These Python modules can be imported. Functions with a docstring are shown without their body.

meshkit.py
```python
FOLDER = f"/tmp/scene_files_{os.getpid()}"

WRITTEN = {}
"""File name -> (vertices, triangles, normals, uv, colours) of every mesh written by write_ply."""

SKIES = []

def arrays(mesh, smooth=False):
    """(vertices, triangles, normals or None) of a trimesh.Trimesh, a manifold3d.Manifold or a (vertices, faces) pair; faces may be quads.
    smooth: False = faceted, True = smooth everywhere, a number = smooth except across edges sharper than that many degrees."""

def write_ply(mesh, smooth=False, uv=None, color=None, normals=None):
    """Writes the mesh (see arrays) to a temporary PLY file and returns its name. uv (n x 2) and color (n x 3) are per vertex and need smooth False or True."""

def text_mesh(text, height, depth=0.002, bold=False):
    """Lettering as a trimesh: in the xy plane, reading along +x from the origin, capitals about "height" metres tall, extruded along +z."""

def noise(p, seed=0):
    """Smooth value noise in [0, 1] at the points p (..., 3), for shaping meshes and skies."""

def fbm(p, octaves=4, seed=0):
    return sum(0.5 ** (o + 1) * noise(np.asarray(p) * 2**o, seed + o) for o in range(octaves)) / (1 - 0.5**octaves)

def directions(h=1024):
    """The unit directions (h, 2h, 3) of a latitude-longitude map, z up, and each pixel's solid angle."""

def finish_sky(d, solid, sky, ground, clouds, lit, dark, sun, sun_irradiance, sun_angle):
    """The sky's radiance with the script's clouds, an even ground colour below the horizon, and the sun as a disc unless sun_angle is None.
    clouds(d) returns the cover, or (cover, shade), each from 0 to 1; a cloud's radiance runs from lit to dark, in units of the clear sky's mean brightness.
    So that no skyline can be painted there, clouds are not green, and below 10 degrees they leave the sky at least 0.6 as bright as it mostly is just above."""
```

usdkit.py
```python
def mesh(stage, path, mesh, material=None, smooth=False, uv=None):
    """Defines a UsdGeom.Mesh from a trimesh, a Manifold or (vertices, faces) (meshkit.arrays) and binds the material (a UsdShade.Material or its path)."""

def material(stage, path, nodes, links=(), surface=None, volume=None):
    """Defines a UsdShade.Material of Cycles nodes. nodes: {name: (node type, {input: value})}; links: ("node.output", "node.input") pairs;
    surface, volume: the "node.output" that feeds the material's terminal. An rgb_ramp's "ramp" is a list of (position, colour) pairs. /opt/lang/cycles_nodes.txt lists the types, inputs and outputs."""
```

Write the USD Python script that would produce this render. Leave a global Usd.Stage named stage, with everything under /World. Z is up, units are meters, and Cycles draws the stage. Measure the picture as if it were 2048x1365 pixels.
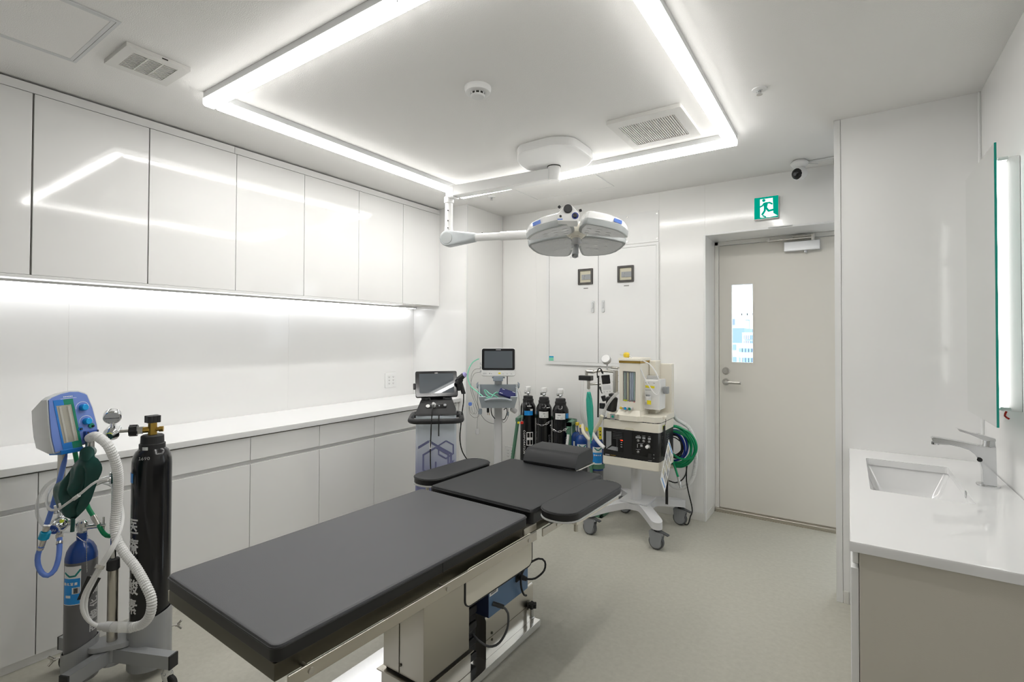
import math, random
import numpy as np, trimesh, usdkit, meshkit
from shapely.geometry import Polygon, LineString, Point, box as sbox
from shapely.ops import unary_union
from shapely import affinity
from scipy.spatial import Delaunay
from pxr import Usd, UsdGeom, UsdLux, UsdShade, Gf, Sdf, Vt

random.seed(3); RNG = np.random.default_rng(3)
stage = Usd.Stage.CreateInMemory()
UsdGeom.SetStageUpAxis(stage, 'Z'); UsdGeom.SetStageMetersPerUnit(stage, 1.0)
UsdGeom.Xform.Define(stage, '/World')

# ---------------------------------------------------------------- camera, sky, exposure
F, YAW, PITCH, ROLL, CY, CH = .9755 * 1024, .5928, .0146, .0036, 658.5, 1.31   # from vanishing lines of the room (2048 x 1365)
_f = np.array([-math.sin(YAW) * math.cos(PITCH), math.cos(YAW) * math.cos(PITCH), math.sin(PITCH)])
_r = np.array([math.cos(YAW), math.sin(YAW), 0.]); _u = np.cross(_r, _f)
RM = np.stack([_r * math.cos(ROLL) + _u * math.sin(ROLL), -_r * math.sin(ROLL) + _u * math.cos(ROLL), -_f], 1)
cam = UsdGeom.Camera.Define(stage, '/World/camera')
m4 = np.eye(4); m4[:3, :3] = RM.T; m4[3, :3] = (0, 0, CH)
cam.AddTransformOp().Set(Gf.Matrix4d(*m4.ravel().tolist()))
cam.CreateHorizontalApertureAttr(36.0); cam.CreateVerticalApertureAttr(36.0 * 1365 / 2048)
cam.CreateFocalLengthAttr(36.0 * F / 2048)
cam.CreateVerticalApertureOffsetAttr(-(682.5 - CY) / 2048 * 36)
cam.CreateClippingRangeAttr(Gf.Vec2f(.05, 500))
EXPOSURE = 0.12
BAR_LIGHT = 38.0      # radiance of the ceiling bars' lenses
BAR_SIDE = 5.5        # and of their diffuser sides
LED_LIGHT = 9.0      # under-cabinet strip
MIRROR_LIGHT = 3.2
cam.CreateExposureAttr(EXPOSURE)
def ray(x, y): return RM @ np.array([(x - 1024) / F, -(y - CY) / F, -1.])
def at(x, y, D):
    """The point that the survey photograph shows at (x, y) when it lies D metres in front of the camera's place."""
    d = ray(x, y); return np.array([0, 0, CH]) + d * (D / (-math.sin(YAW) * d[0] + math.cos(YAW) * d[1]))
def ats(pts, D=None): return [at(p[0], p[1], p[2] if len(p) > 2 else D) for p in pts]
def on(x, y, axis, val):
    d = ray(x, y); o = np.array([0, 0, CH]); return o + d * ((val - o[axis]) / d[axis])

LOOKS = '/World/Looks'
UsdGeom.Scope.Define(stage, LOOKS)
sky = usdkit.material(stage, LOOKS + '/sky_air', {'b': ('background_shader', {'color': (.86, .93, 1.0), 'strength': 2.6})}, [], surface='b.background')
dome = UsdLux.DomeLight.Define(stage, '/World/sky')
UsdShade.MaterialBindingAPI.Apply(dome.GetPrim()).Bind(sky)

# ---------------------------------------------------------------- materials
def P(name, color, rough=.5, metal=0., bump=None, mott=None, **kw):
    """Principled material; bump = (scale, distance, strength) noise; mott = (scale, colour2, detail) noise mix."""
    nodes = {'p': ('principled_bsdf', dict(base_color=color, roughness=rough, metallic=metal, **kw))}; links = []
    if bump or mott: nodes['t'] = ('texture_coordinate', {})
    if mott:
        nodes['n'] = ('noise_texture', {'scale': mott[0], 'detail': mott[2], 'roughness': .6})
        nodes['r'] = ('rgb_ramp', {'ramp': [(.3, color), (.7, mott[1])]})
        links += [('t.object', 'n.vector'), ('n.fac', 'r.fac'), ('r.color', 'p.base_color')]
    if bump:
        nodes['bn'] = ('noise_texture', {'scale': bump[0], 'detail': 2.0})
        nodes['b'] = ('bump', {'distance': bump[1], 'strength': bump[2]})
        links += [('t.object', 'bn.vector'), ('bn.fac', 'b.height'), ('b.normal', 'p.normal')]
    return usdkit.material(stage, f'{LOOKS}/{name}', nodes, links, surface='p.BSDF')
def E(name, color, s):
    return usdkit.material(stage, f'{LOOKS}/{name}', {'e': ('emission', {'color': color, 'strength': s})}, [], surface='e.emission')
W_ = (.80, .795, .78)
m = dict(
    panel=P('panel', (.86, .857, .845), .1, bump=(2.5, .004, .35)),
    panel_far=P('panel_far', (.855, .85, .83), .12, bump=(2.5, .004, .35)),
    cabinet=P('cabinet', (.85, .847, .835), .07, bump=(3.0, .003, .3)),
    cabinet_inner=P('cabinet_inner', (.55, .53, .48), .5),
    worktop=P('worktop', (.84, .84, .835), .25),
    ceiling=P('ceiling', (.85, .84, .82), .9, bump=(260, .0015, .5)),
    floor=P('floor', (.44, .427, .365), .42, mott=(45, (.50, .487, .42), 8.0), bump=(500, .0006, .3)),
    base_strip=P('base_strip', (.72, .71, .67), .4),
    caulk=P('caulk', (.82, .81, .79), .5),
    trim=P('trim', (.80, .80, .79), .3),
    white=P('white', (.80, .80, .79), .35),
    white_gloss=P('white_gloss', (.84, .84, .83), .12),
    cream=P('cream', (.80, .76, .66), .4),
    door=P('door', (.75, .72, .655), .45),
    door_frame=P('door_frame', (.82, .80, .75), .4),
    vent_dark=P('vent_dark', (.03, .028, .025), .8),
    vent=P('vent', (.74, .73, .70), .5),
    grey_white=P('grey_white', (.66, .67, .67), .4),
    lampgrey=P('lampgrey', (.40, .42, .42), .3),
    jointgrey=P('jointgrey', (.47, .50, .51), .4),
    steel=P('steel', (.56, .53, .47), .3, 1.0, bump=(90, .0004, .15)),
    steel_mirror=P('steel_mirror', (.86, .86, .85), .16, 1.0),
    steel_dark=P('steel_dark', (.115, .108, .085), .35, 1.0),
    back_wall=P('back_wall', (.64, .63, .61), .5),
    led_face=P('led_face', (.92, .92, .90), .25, specular_ior_level=.9),
    chrome=P('chrome', (.66, .67, .68), .06, 1.0),
    nickel=P('nickel', (.62, .60, .56), .28, 1.0),
    brass=P('brass', (.55, .36, .08), .3, 1.0),
    alu=P('alu', (.62, .63, .64), .38, .7),
    silver=P('silver', (.36, .37, .38), .4, .35),
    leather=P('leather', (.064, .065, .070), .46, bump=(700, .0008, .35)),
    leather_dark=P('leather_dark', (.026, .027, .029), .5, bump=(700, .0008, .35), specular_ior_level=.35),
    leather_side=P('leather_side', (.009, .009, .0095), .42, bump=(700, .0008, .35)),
    black=P('black', (.012, .012, .013), .35),
    black_gloss=P('black_gloss', (.008, .008, .009), .12),
    black_matt=P('black_matt', (.02, .02, .021), .6),
    rubber=P('rubber', (.018, .018, .018), .7),
    dark_grey=P('dark_grey', (.075, .078, .082), .5),
    caster_grey=P('caster_grey', (.25, .26, .27), .5),
    grey=P('grey', (.30, .31, .32), .5),
    blue_grey=P('blue_grey', (.30, .345, .39), .45),
    tray=P('tray', (.36, .40, .43), .45),
    light_grey=P('light_grey', (.55, .55, .55), .45),
    base_grey=P('base_grey', (.62, .62, .63), .45),
    cyl_black=P('cyl_black', (.006, .006, .007), .18),
    cyl_grey=P('cyl_grey', (.13, .13, .135), .38),
    cyl_blue=P('cyl_blue', (.012, .055, .24), .2),
    navy=P('navy', (.018, .022, .11), .8),
    label_blue=P('label_blue', (.01, .28, .75), .4),
    label_white=P('label_white', (.82, .82, .81), .45),
    label_yellow=P('label_yellow', (.85, .72, .02), .45),
    label_lime=P('label_lime', (.55, .65, .03), .45),
    teal_print=P('teal_print', (.01, .22, .20), .5),
    ink=P('ink', (.05, .05, .055), .6),
    ink_grey=P('ink_grey', (.35, .35, .36), .6),
    face_blue=P('face_blue', (.16, .26, .66), .35),
    deep_blue=P('deep_blue', (.012, .06, .33), .4),
    strip_blue=P('strip_blue', (.01, .19, .62), .4),
    strip_green=P('strip_green', (.0, .23, .13), .4),
    knob_blue=P('knob_blue', (.0, .30, .68), .25, .3),
    aqua=P('aqua', (.0, .36, .62), .3),
    bag_green=P('bag_green', (.004, .062, .052), .38),
    bag_teal=P('bag_teal', (.03, .40, .30), .5),
    stand_green=P('stand_green', (.09, .22, .14), .45),
    hose_green=P('hose_green', (.0, .26, .10), .3),
    hose_mint=P('hose_mint', (.22, .66, .47), .4),
    hose_blue=P('hose_blue', (.13, .24, .68), .35),
    hose_navy=P('hose_navy', (.01, .035, .28), .35),
    cable_grey=P('cable_grey', (.30, .30, .29), .5),
    cable_white=P('cable_white', (.70, .70, .69), .4),
    ivory=P('ivory', (.72, .68, .54), .45),
    yellow=P('yellow', (.85, .62, .05), .4),
    red=P('red', (.6, .02, .01), .4),
    exit_green=P('exit_green', (.0, .32, .22), .4),
    box_blue=P('box_blue', (.09, .17, .30), .4),
    box_navy=P('box_navy', (.02, .03, .08), .4),
    beige_plate=P('beige_plate', (.62, .59, .50), .35),
    vanity_side=P('vanity_side', (.60, .57, .50), .5, bump=(400, .0006, .25)),
    ceramic=P('ceramic', (.82, .82, .82), .05, ior=1.75),
    screen=P('screen', (.10, .115, .13), .02),
    screen_bezel=P('screen_bezel', (.012, .012, .014), .12),
    purple=P('purple', (.42, .38, .75), .3),
    print_light=P('print_light', (.50, .52, .72), .35),
    print_dark=P('print_dark', (.15, .16, .29), .35),
    glass_edge=P('glass_edge', (.0, .30, .24), .15),
    mirror=P('mirror', (.92, .93, .92), .02, 1.0),
    city_pale=P('city_pale', (.70, .76, .84), .8),
    city_blue=P('city_blue', (.30, .42, .62), .8),
    city_glass=P('city_glass', (.32, .40, .52), .5),
    city_ground=P('city_ground', (.55, .57, .60), .9),
    flow_back=P('flow_back', (.42, .40, .33), .3),
    tube_yellow=P('tube_yellow', (.48, .47, .33), .2),
    tube_blue=P('tube_blue', (.38, .45, .55), .2),
    tube_green=P('tube_green', (.33, .43, .40), .2),
    bezel_dark=P('bezel_dark', (.06, .055, .05), .45),
    meter_beige=P('meter_beige', (.55, .52, .40), .5),
)
m['bar_glow'] = E('bar_glow', (1.0, .985, .955), BAR_LIGHT)
m['bar_side'] = E('bar_side', (1.0, .985, .955), BAR_SIDE)
m['led_glow'] = E('led_glow', (.97, .98, 1.0), LED_LIGHT)
m['mirror_glow'] = E('mirror_glow', (1.0, .99, .97), MIRROR_LIGHT)
m['exit_glow_w'] = E('exit_glow_w', (.95, 1.0, .98), .95)
m['exit_glow_g'] = E('exit_glow_g', (.0, .36, .25), .9)
m['led_red'] = E('led_red', (1.0, .06, .02), 1.2)
# brushed-steel, body print of the laser unit (a printed colour run from pale blue to violet), clear plastics
m['laser_print'] = usdkit.material(stage, LOOKS + '/laser_print', {
    't': ('texture_coordinate', {}), 's': ('separate_xyz', {}), 'r': ('rgb_ramp', {'ramp': [(.0, (.07, .075, .20)), (.30, (.12, .13, .27)), (.50, (.30, .32, .46)), (.62, (.50, .54, .62)), (.75, (.62, .68, .73)), (1., (.62, .68, .73))]}),
    'p': ('principled_bsdf', {'roughness': .3})}, [('t.object', 's.vector'), ('s.z', 'r.fac'), ('r.color', 'p.base_color')], surface='p.BSDF')
def clear(name, color, rough, fac, trans=.6):
    return usdkit.material(stage, f'{LOOKS}/{name}', {'p': ('principled_bsdf', {'base_color': color, 'roughness': rough}), 't': ('transparent_bsdf', {'color': (1, 1, 1)}),
        'x': ('mix_closure', {'fac': fac})}, [('t.BSDF', 'x.closure1'), ('p.BSDF', 'x.closure2')], surface='x.closure')
m['clear_hose'] = clear('clear_hose', (.80, .80, .78), .2, .45)
m['milky_hose'] = clear('milky_hose', (.86, .86, .85), .3, .8)
m['clear_tube'] = clear('clear_tube', (.80, .80, .77), .15, .38)
m['clear_cover'] = clear('clear_cover', (.86, .87, .88), .08, .55)
m['clear_lens'] = clear('clear_lens', (.80, .81, .84), .05, .16)
m['pane'] = usdkit.material(stage, LOOKS + '/pane', {'f': ('fresnel', {'IOR': 1.45}), 't': ('transparent_bsdf', {'color': (.96, .98, .98)}), 'g': ('glossy_bsdf', {'roughness': .01, 'color': (1, 1, 1)}),
    'x': ('mix_closure', {})}, [('f.fac', 'x.fac'), ('t.BSDF', 'x.closure1'), ('g.BSDF', 'x.closure2')], surface='x.closure')

# ---------------------------------------------------------------- prim helpers
_used = {}
class Node:
    def __init__(s, path, loc, prim): s.path, s.loc, s.prim = path, np.asarray(loc, float), prim
def _name(parent, name):
    k = f'{parent}/{name}'; n = _used.get(k, 0); _used[k] = n + 1
    return k if n == 0 else f'{k}_{n:03d}'
def tag(o, label=None, cat=None, group=None, kind=None):
    p = o.prim if isinstance(o, Node) else o
    for k, v in (('label', label), ('category', cat), ('group', group), ('kind', kind)):
        if v: p.SetCustomDataByKey(k, v)
    return o
def thing(name, label=None, cat=None, loc=(0, 0, 0), rotz=0., group=None, kind=None, local=False):
    """An Xform at the thing's base. Its parts come in world coordinates, or in the thing's own ones when local."""
    path = _name('/World', name); x = UsdGeom.Xform.Define(stage, path)
    x.AddTranslateOp().Set(Gf.Vec3d(*map(float, loc)))
    if rotz: x.AddRotateZOp().Set(float(rotz))
    return tag(Node(path, (0, 0, 0) if (local or rotz) else loc, x.GetPrim()), label, cat, group, kind)
def obj(name, mesh, mat, parent=None, label=None, smooth=32):
    if isinstance(mesh, list): mesh = trimesh.util.concatenate([x for x in mesh if x is not None])
    path = _name(parent.path if parent else '/World', name)
    loc = parent.loc if parent else np.zeros(3)
    v = mesh.copy(); v.vertices = v.vertices - loc
    pr = usdkit.mesh(stage, path, v, m[mat] if isinstance(mat, str) else mat, smooth=smooth)
    n = Node(path, loc, pr.GetPrim())
    if label: tag(n, label)
    return n
def struct(name, mesh, mat, parent=None, smooth=32):
    o = obj(name, mesh, mat, parent, smooth=smooth)
    return o if parent else tag(o, kind='structure')
def single(name, mesh, mat, label, cat, group=None, kind=None, smooth=32):
    return tag(obj(name, mesh, mat, smooth=smooth), label, cat, group, kind)
def dup(src, name, label, cat, loc, rotz=0., group=None):
    path = _name('/World', name); x = UsdGeom.Xform.Define(stage, path)
    x.AddTranslateOp().Set(Gf.Vec3d(*map(float, loc)))
    if rotz: x.AddRotateZOp().Set(float(rotz))
    x.GetPrim().GetReferences().AddInternalReference(src.path); x.GetPrim().SetInstanceable(True)
    return tag(Node(path, loc, x.GetPrim()), label, cat, group)

# ---------------------------------------------------------------- mesh helpers
TM = trimesh.Trimesh
def hull(pts): return trimesh.convex.convex_hull(np.asarray(pts, float))
def box(x0, x1, y0, y1, z0, z1, b=0.):
    x0, x1 = sorted((x0, x1)); y0, y1 = sorted((y0, y1)); z0, z1 = sorted((z0, z1))
    if b <= 0: 
        q = trimesh.creation.box(extents=(x1 - x0, y1 - y0, z1 - z0)); q.apply_translation(((x0 + x1) / 2, (y0 + y1) / 2, (z0 + z1) / 2)); return q
    b = min(b, (x1 - x0) / 2.01, (y1 - y0) / 2.01, (z1 - z0) / 2.01); pts = []
    for x, sx in ((x0, 1), (x1, -1)):
        for y, sy in ((y0, 1), (y1, -1)):
            for z, sz in ((z0, 1), (z1, -1)):
                c = b * .3
                pts += [(x, y + sy * b, z + sz * b), (x + sx * b, y, z + sz * b), (x + sx * b, y + sy * b, z),
                        (x + sx * c, y + sy * c, z + sz * b), (x + sx * c, y + sy * b, z + sz * c), (x + sx * b, y + sy * c, z + sz * c)]
    return hull(pts)
def cbox(c, s, b=0.): return box(c[0] - s[0] / 2, c[0] + s[0] / 2, c[1] - s[1] / 2, c[1] + s[1] / 2, c[2] - s[2] / 2, c[2] + s[2] / 2, b)
def basis(d):
    d = np.asarray(d, float); d = d / np.linalg.norm(d)
    a = np.cross(d, (0, 0, 1.) if abs(d[2]) < .9 else (1., 0, 0)); a /= np.linalg.norm(a)
    return np.stack([a, np.cross(d, a), d], 1)
def lathe(prof, n=28, p=(0, 0, 0), d=(0, 0, 1)):
    """Revolves (radius, height) points about the axis d through p; ends are capped."""
    pr = [(max(r, 0.), z) for r, z in prof]
    if pr[0][0] > 1e-6: pr = [(0., pr[0][1])] + pr
    if pr[-1][0] > 1e-6: pr = pr + [(0., pr[-1][1])]
    a = np.linspace(0, 2 * np.pi, n, endpoint=False); V = [[0, 0, pr[0][1]]]; Fc = []
    for r, z in pr[1:-1]: V += [[r * math.cos(t), r * math.sin(t), z] for t in a]
    V.append([0, 0, pr[-1][1]]); k = len(pr) - 2
    for j in range(n): Fc.append([0, 1 + (j + 1) % n, 1 + j])
    for i in range(k - 1):
        for j in range(n):
            q, w = 1 + i * n + j, 1 + i * n + (j + 1) % n
            Fc += [[q, w, w + n], [q, w + n, q + n]]
    for j in range(n): Fc.append([1 + (k - 1) * n + j, 1 + (k - 1) * n + (j + 1) % n, len(V) - 1])
    v = np.asarray(V) @ basis(d).T + np.asarray(p)
    # basis() is right-handed only up to sign: keep the faces outward
    t = TM(v, np.asarray(Fc), process=False)
    if t.volume < 0: t.invert()
    return t
def rod(a, b, r, r1=None, n=16, c=0.):
    a, b = np.asarray(a, float), np.asarray(b, float); L = np.linalg.norm(b - a); r1 = r if r1 is None else r1
    pr = [(r, 0), (r1, L)] if not c else [(r - c, 0), (r, c), (r1, L - c), (r1 - c, L)]
    return lathe(pr, n, a, b - a)
def spline(pts, step=.012, closed=False):
    p = np.asarray(pts, float); n = len(p)
    if n == 2: return p
    out = []
    g = (lambda i: p[i % n]) if closed else (lambda i: p[min(max(i, 0), n - 1)])
    for i in range(n if closed else n - 1):
        a, b, c, d = g(i - 1), g(i), g(i + 1), g(i + 2); k = max(2, int(np.linalg.norm(c - b) / step))
        for t in np.linspace(0, 1, k, endpoint=False):
            out.append(.5 * (2 * b + (c - a) * t + (2 * a - 5 * b + 4 * c - d) * t * t + (3 * b - a - 3 * c + d) * t ** 3))
    if not closed: out.append(p[-1])
    return np.asarray(out)
def tube(pts, r, n=9, step=.012, smooth=True, closed=False, ribs=0.):
    p = spline(pts, step, closed) if smooth else np.asarray(pts, float)
    t = np.gradient(p, axis=0); t /= np.linalg.norm(t, axis=1, keepdims=True) + 1e-12
    N = len(p); u = basis(t[0])[:, 0]; fr = []
    for i in range(N):
        u = u - t[i] * (u @ t[i]); u /= np.linalg.norm(u) + 1e-12; fr.append((u, np.cross(t[i], u)))
    a = np.linspace(0, 2 * np.pi, n, endpoint=False)
    rr = np.broadcast_to(np.asarray(r, float), (N,)).copy()
    if ribs: rr[1::2] -= ribs
    V = np.concatenate([p[i] + rr[i] * (np.cos(a)[:, None] * fr[i][0] + np.sin(a)[:, None] * fr[i][1]) for i in range(N)])
    Fc = []
    for i in range(N if closed else N - 1):
        for j in range(n):
            q, w = i * n + j, i * n + (j + 1) % n; e = ((i + 1) % N) * n
            Fc += [[q, w, e + (j + 1) % n], [q, e + (j + 1) % n, e + j]]
    if not closed:
        V = np.vstack([V, p[:1], p[-1:]]); 
        for j in range(n):
            Fc += [[N * n, (j + 1) % n, j], [N * n + 1, (N - 1) * n + j, (N - 1) * n + (j + 1) % n]]
    return TM(V, np.asarray(Fc), process=False)
def rect(w, d, r, n=5, cx=0., cy=0.):
    """Rounded rectangle outline."""
    out = []
    for sx, sy, a0 in ((1, 1, 0), (-1, 1, 90), (-1, -1, 180), (1, -1, 270)):
        for k in range(n + 1):
            a = math.radians(a0 + 90 * k / n); out.append((cx + sx * (w / 2 - r) + r * math.cos(a), cy + sy * (d / 2 - r) + r * math.sin(a)))
    return out
def slab(poly, z0, z1, b=0., b0=None):
    """Upright prism of a convex outline with softened top (b) and bottom (b0) edges."""
    g = Polygon(poly); b0 = b if b0 is None else b0; pts = []
    def ring(off, z):
        q = g.buffer(-off, join_style=1) if off > 0 else g
        pts.extend((x, y, z) for x, y in list(q.exterior.coords)[:-1])
    if b0 > 0: ring(b0, z0); ring(b0 * .3, z0 + b0 * .3); ring(0, z0 + b0)
    else: ring(0, z0)
    if b > 0: ring(0, z1 - b); ring(b * .3, z1 - b * .3); ring(b, z1)
    else: ring(0, z1)
    return hull(pts)
def ext(g, h):
    """Extrudes a shapely shape (or point list) along +z by h."""
    if not hasattr(g, 'geom_type'): g = Polygon(g)
    if not g.is_valid: g = g.buffer(0)
    gs = [q for q in getattr(g, 'geoms', [g]) if q.area > 1e-12]
    return trimesh.util.concatenate([trimesh.creation.extrude_polygon(q, h, engine='earcut') for q in gs])
def mat4(o, x, y):
    """Frame at o whose local x and y run along the given directions."""
    x = np.asarray(x, float) / np.linalg.norm(x); y = np.asarray(y, float); y = y - x * (x @ y); y /= np.linalg.norm(y)
    M = np.eye(4); M[:3, 0], M[:3, 1], M[:3, 2], M[:3, 3] = x, y, np.cross(x, y), o; return M
def put(mesh, M):
    q = mesh.copy(); q.apply_transform(M); return q
def shift(mesh, d): q = mesh.copy(); q.apply_translation(d); return q
def rotz(mesh, deg, about=(0, 0, 0)):
    q = mesh.copy(); q.apply_transform(trimesh.transformations.rotation_matrix(math.radians(deg), (0, 0, 1), about)); return q
def lines(strokes, w): return unary_union([LineString(s).buffer(w / 2, cap_style=2, join_style=2) for s in strokes])
def text(s, h, depth=.0006, bold=False, center=True):
    t = meshkit.text_mesh(s, h, depth, bold)
    if center: t.apply_translation((-t.bounds.mean(0)[0], -h / 2, 0))
    return t
def wrap(g, r, ang0, z0, th=.0008, seg=.006):
    """Bends a flat shape (x = arc length, y = height) round an upright cylinder of radius r about the origin."""
    q = ext(g, th); 
    v, f = trimesh.remesh.subdivide_to_size(q.vertices, q.faces, max(seg, .004), max_iter=12)
    a = ang0 + v[:, 0] / r; R = r + v[:, 2]
    return TM(np.stack([R * np.cos(a), R * np.sin(a), z0 + v[:, 1]], 1), f, process=False)
def pillow(poly, t, seed=0, fold=.0, step=.012, k=.55):
    """Soft flat bag: the outline poly filled to a thickness that grows away from its rim. In the xy plane."""
    g = Polygon(poly).buffer(0); x0, y0, x1, y1 = g.bounds; rim = []
    L = g.exterior.length; n = max(24, int(L / step)); rim = [g.exterior.interpolate(i * L / n).coords[0] for i in range(n)]
    gi = g.buffer(-step * .6); inn = [(x, y) for x in np.arange(x0, x1, step) for y in np.arange(y0, y1, step) if gi.contains(Point(x, y))]
    pts = np.array(rim + inn); tri = Delaunay(pts).simplices
    tri = np.array([s for s in tri if g.buffer(1e-5).contains(Point(*pts[s].mean(0)))])
    d = np.array([0.] * n + [g.exterior.distance(Point(*p)) for p in inn]); dm = d.max()
    h = t * (d / dm) ** k
    if fold: h = h * (1 + fold * (meshkit.noise(np.c_[pts * 28, np.full(len(pts), seed)], seed) - .5) * 2 * (d > 0))
    a, b = np.c_[pts, h], np.c_[pts, -h * .8]
    e = pts[tri]; cr = (e[:, 1, 0] - e[:, 0, 0]) * (e[:, 2, 1] - e[:, 0, 1]) - (e[:, 1, 1] - e[:, 0, 1]) * (e[:, 2, 0] - e[:, 0, 0])
    tri[cr < 0] = tri[cr < 0][:, ::-1]
    N = len(pts); idx = np.arange(N); bot = idx + N; bot[:n] = idx[:n]
    return TM(np.vstack([a, b]), np.vstack([tri, bot[tri[:, ::-1]]]), process=False)
# ================================================================ the room
XN, XP, YE, YF, XR, YP, YB, ZC = -3.21, -2.61, 3.2, 3.72, .49, 2.975, -1.1, 2.4
XJ, YD = -.846, 4.035                       # door recess: left jamb, door plane
struct('floor', [box(XN - .3, XR + .3, YB - .2, YD + .12, -.06, 0)], 'floor')
struct('ceiling', [box(XN - .3, XR + .3, YB - .2, YF + .05, ZC, ZC + .08)], 'ceiling')
def panels(name, backing, pieces):
    w = thing(name, kind='structure'); obj('backing', backing, 'caulk', w)
    for p, mt in pieces: obj('panel', p, mt, w)
    return w
g, T = .0006, .012
panels('wall_left', [box(XN - .2, XN - .0008, YB, YE + .1, 0, ZC)],
       [(box(XN - T, XN, YB, .826 - g, 0, ZC, .001), 'panel'), (box(XN - T, XN, .826 + g, 2.0 - g, 0, ZC, .001), 'panel'), (box(XN - T, XN, 2.0 + g, YE, 0, ZC, .001), 'panel')])
# block between the niche and the far corner: its face towards the camera closes the niche, its other face is the room's left wall
panels('wall_pillar', [box(XN - .2, XP - T - .001, YE + T + .001, YF + .2, 0, ZC)],
       [(box(XN - .012, XP - .004, YE, YE + T, 0, ZC, .001), 'panel'), (box(XP - T, XP, YE + .004, YF - .004, 0, ZC, .001), 'panel_far')])
struct('trim_1', slab([(XP - .012, YE - .004), (XP + .004, YE - .004), (XP + .004, YE + .014), (XP - .012, YE + .014)], 0, ZC, .0015), 'trim')
wf = panels('wall_far', [box(XN - .2, XJ - .014, YF + .0008, YF + .25, 0, ZC), box(XJ - .02, XR + .3, YF + .0008, YF + .25, 2.05, ZC)],
       [(box(XP, -2.254 - g, YF, YF + T, 0, ZC, .001), 'panel_far'), (box(-2.254 + g, -1.173 - g, YF, YF + T, 0, ZC, .001), 'panel_far'),
        (box(-1.173 + g, XJ - g, YF, YF + T, 0, ZC, .001), 'panel_far'), (box(XJ + g, XR + .3, YF, YF + T, 2.037, ZC, .001), 'panel_far')])
struct('wall_niche', [box(XJ - .016, XJ, YF + .002, YD + .06, 0, 2.037, .001)], 'panel_far')
struct('wall_soffit', [box(XJ - .016, XR + .3, YF + .002, YD + .06, 2.035, 2.055, .001)], 'panel_far')
panels('wall_right', [box(XR + T + .001, XR + .3, YB, YF + .3, 0, ZC)],
       [(box(XR, XR + T, YB, .9 - g, 0, ZC, .001), 'panel'), (box(XR, XR + T, .9 + g, YP, 0, ZC, .001), 'panel')])
panels('wall_partition', [box(-.03, XR, YP + T + .001, YP + .1, 0, ZC)], [(box(-.028, XR, YP, YP + T, 0, ZC, .001), 'panel'), (box(-.028, XR, YP + .1, YP + .112, 0, ZC, .001), 'panel')])
struct('trim_2', slab([(-.056, YP - .003), (-.029, YP - .003), (-.029, YP + .115), (-.056, YP + .115)], 0, ZC, .002), 'trim')
struct('trim_3', [box(XR - .01, XR + .001, YP - .01, YP + .001, 0, ZC, .004)], 'trim')
struct('trim_4', [box(XJ - .012, XJ + .003, YF - .003, YF + .012, 0, 2.035, .0015), box(XJ - .012, -.06, YF - .003, YF + .012, 2.033, 2.045, .0015)], 'trim')
struct('wall_back', [box(XN - .3, XR + .3, YB - .12, YB, 0, ZC)], 'back_wall')
struct('wall_left_return', [box(XN, -2.67, YB, -.25, 0, ZC)], 'panel')
for nm, b in (('baseboard_far', box(XP, XJ - .004, YF - .005, YF, 0, .055, .002)), ('baseboard_left', box(XP, XP + .005, YE + .02, YF - .005, 0, .055, .002)),
              ('baseboard_recess', box(XJ, XJ + .005, YF + .012, 3.985, 0, .055, .002)), ('baseboard_partition', box(-.028, -.004, YP - .005, YP, 0, .062, .002)),
              ('baseboard_right', box(XR - .005, XR, YB, 1.6, 0, .062, .002))):
    struct(nm, b, 'base_strip')
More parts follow.
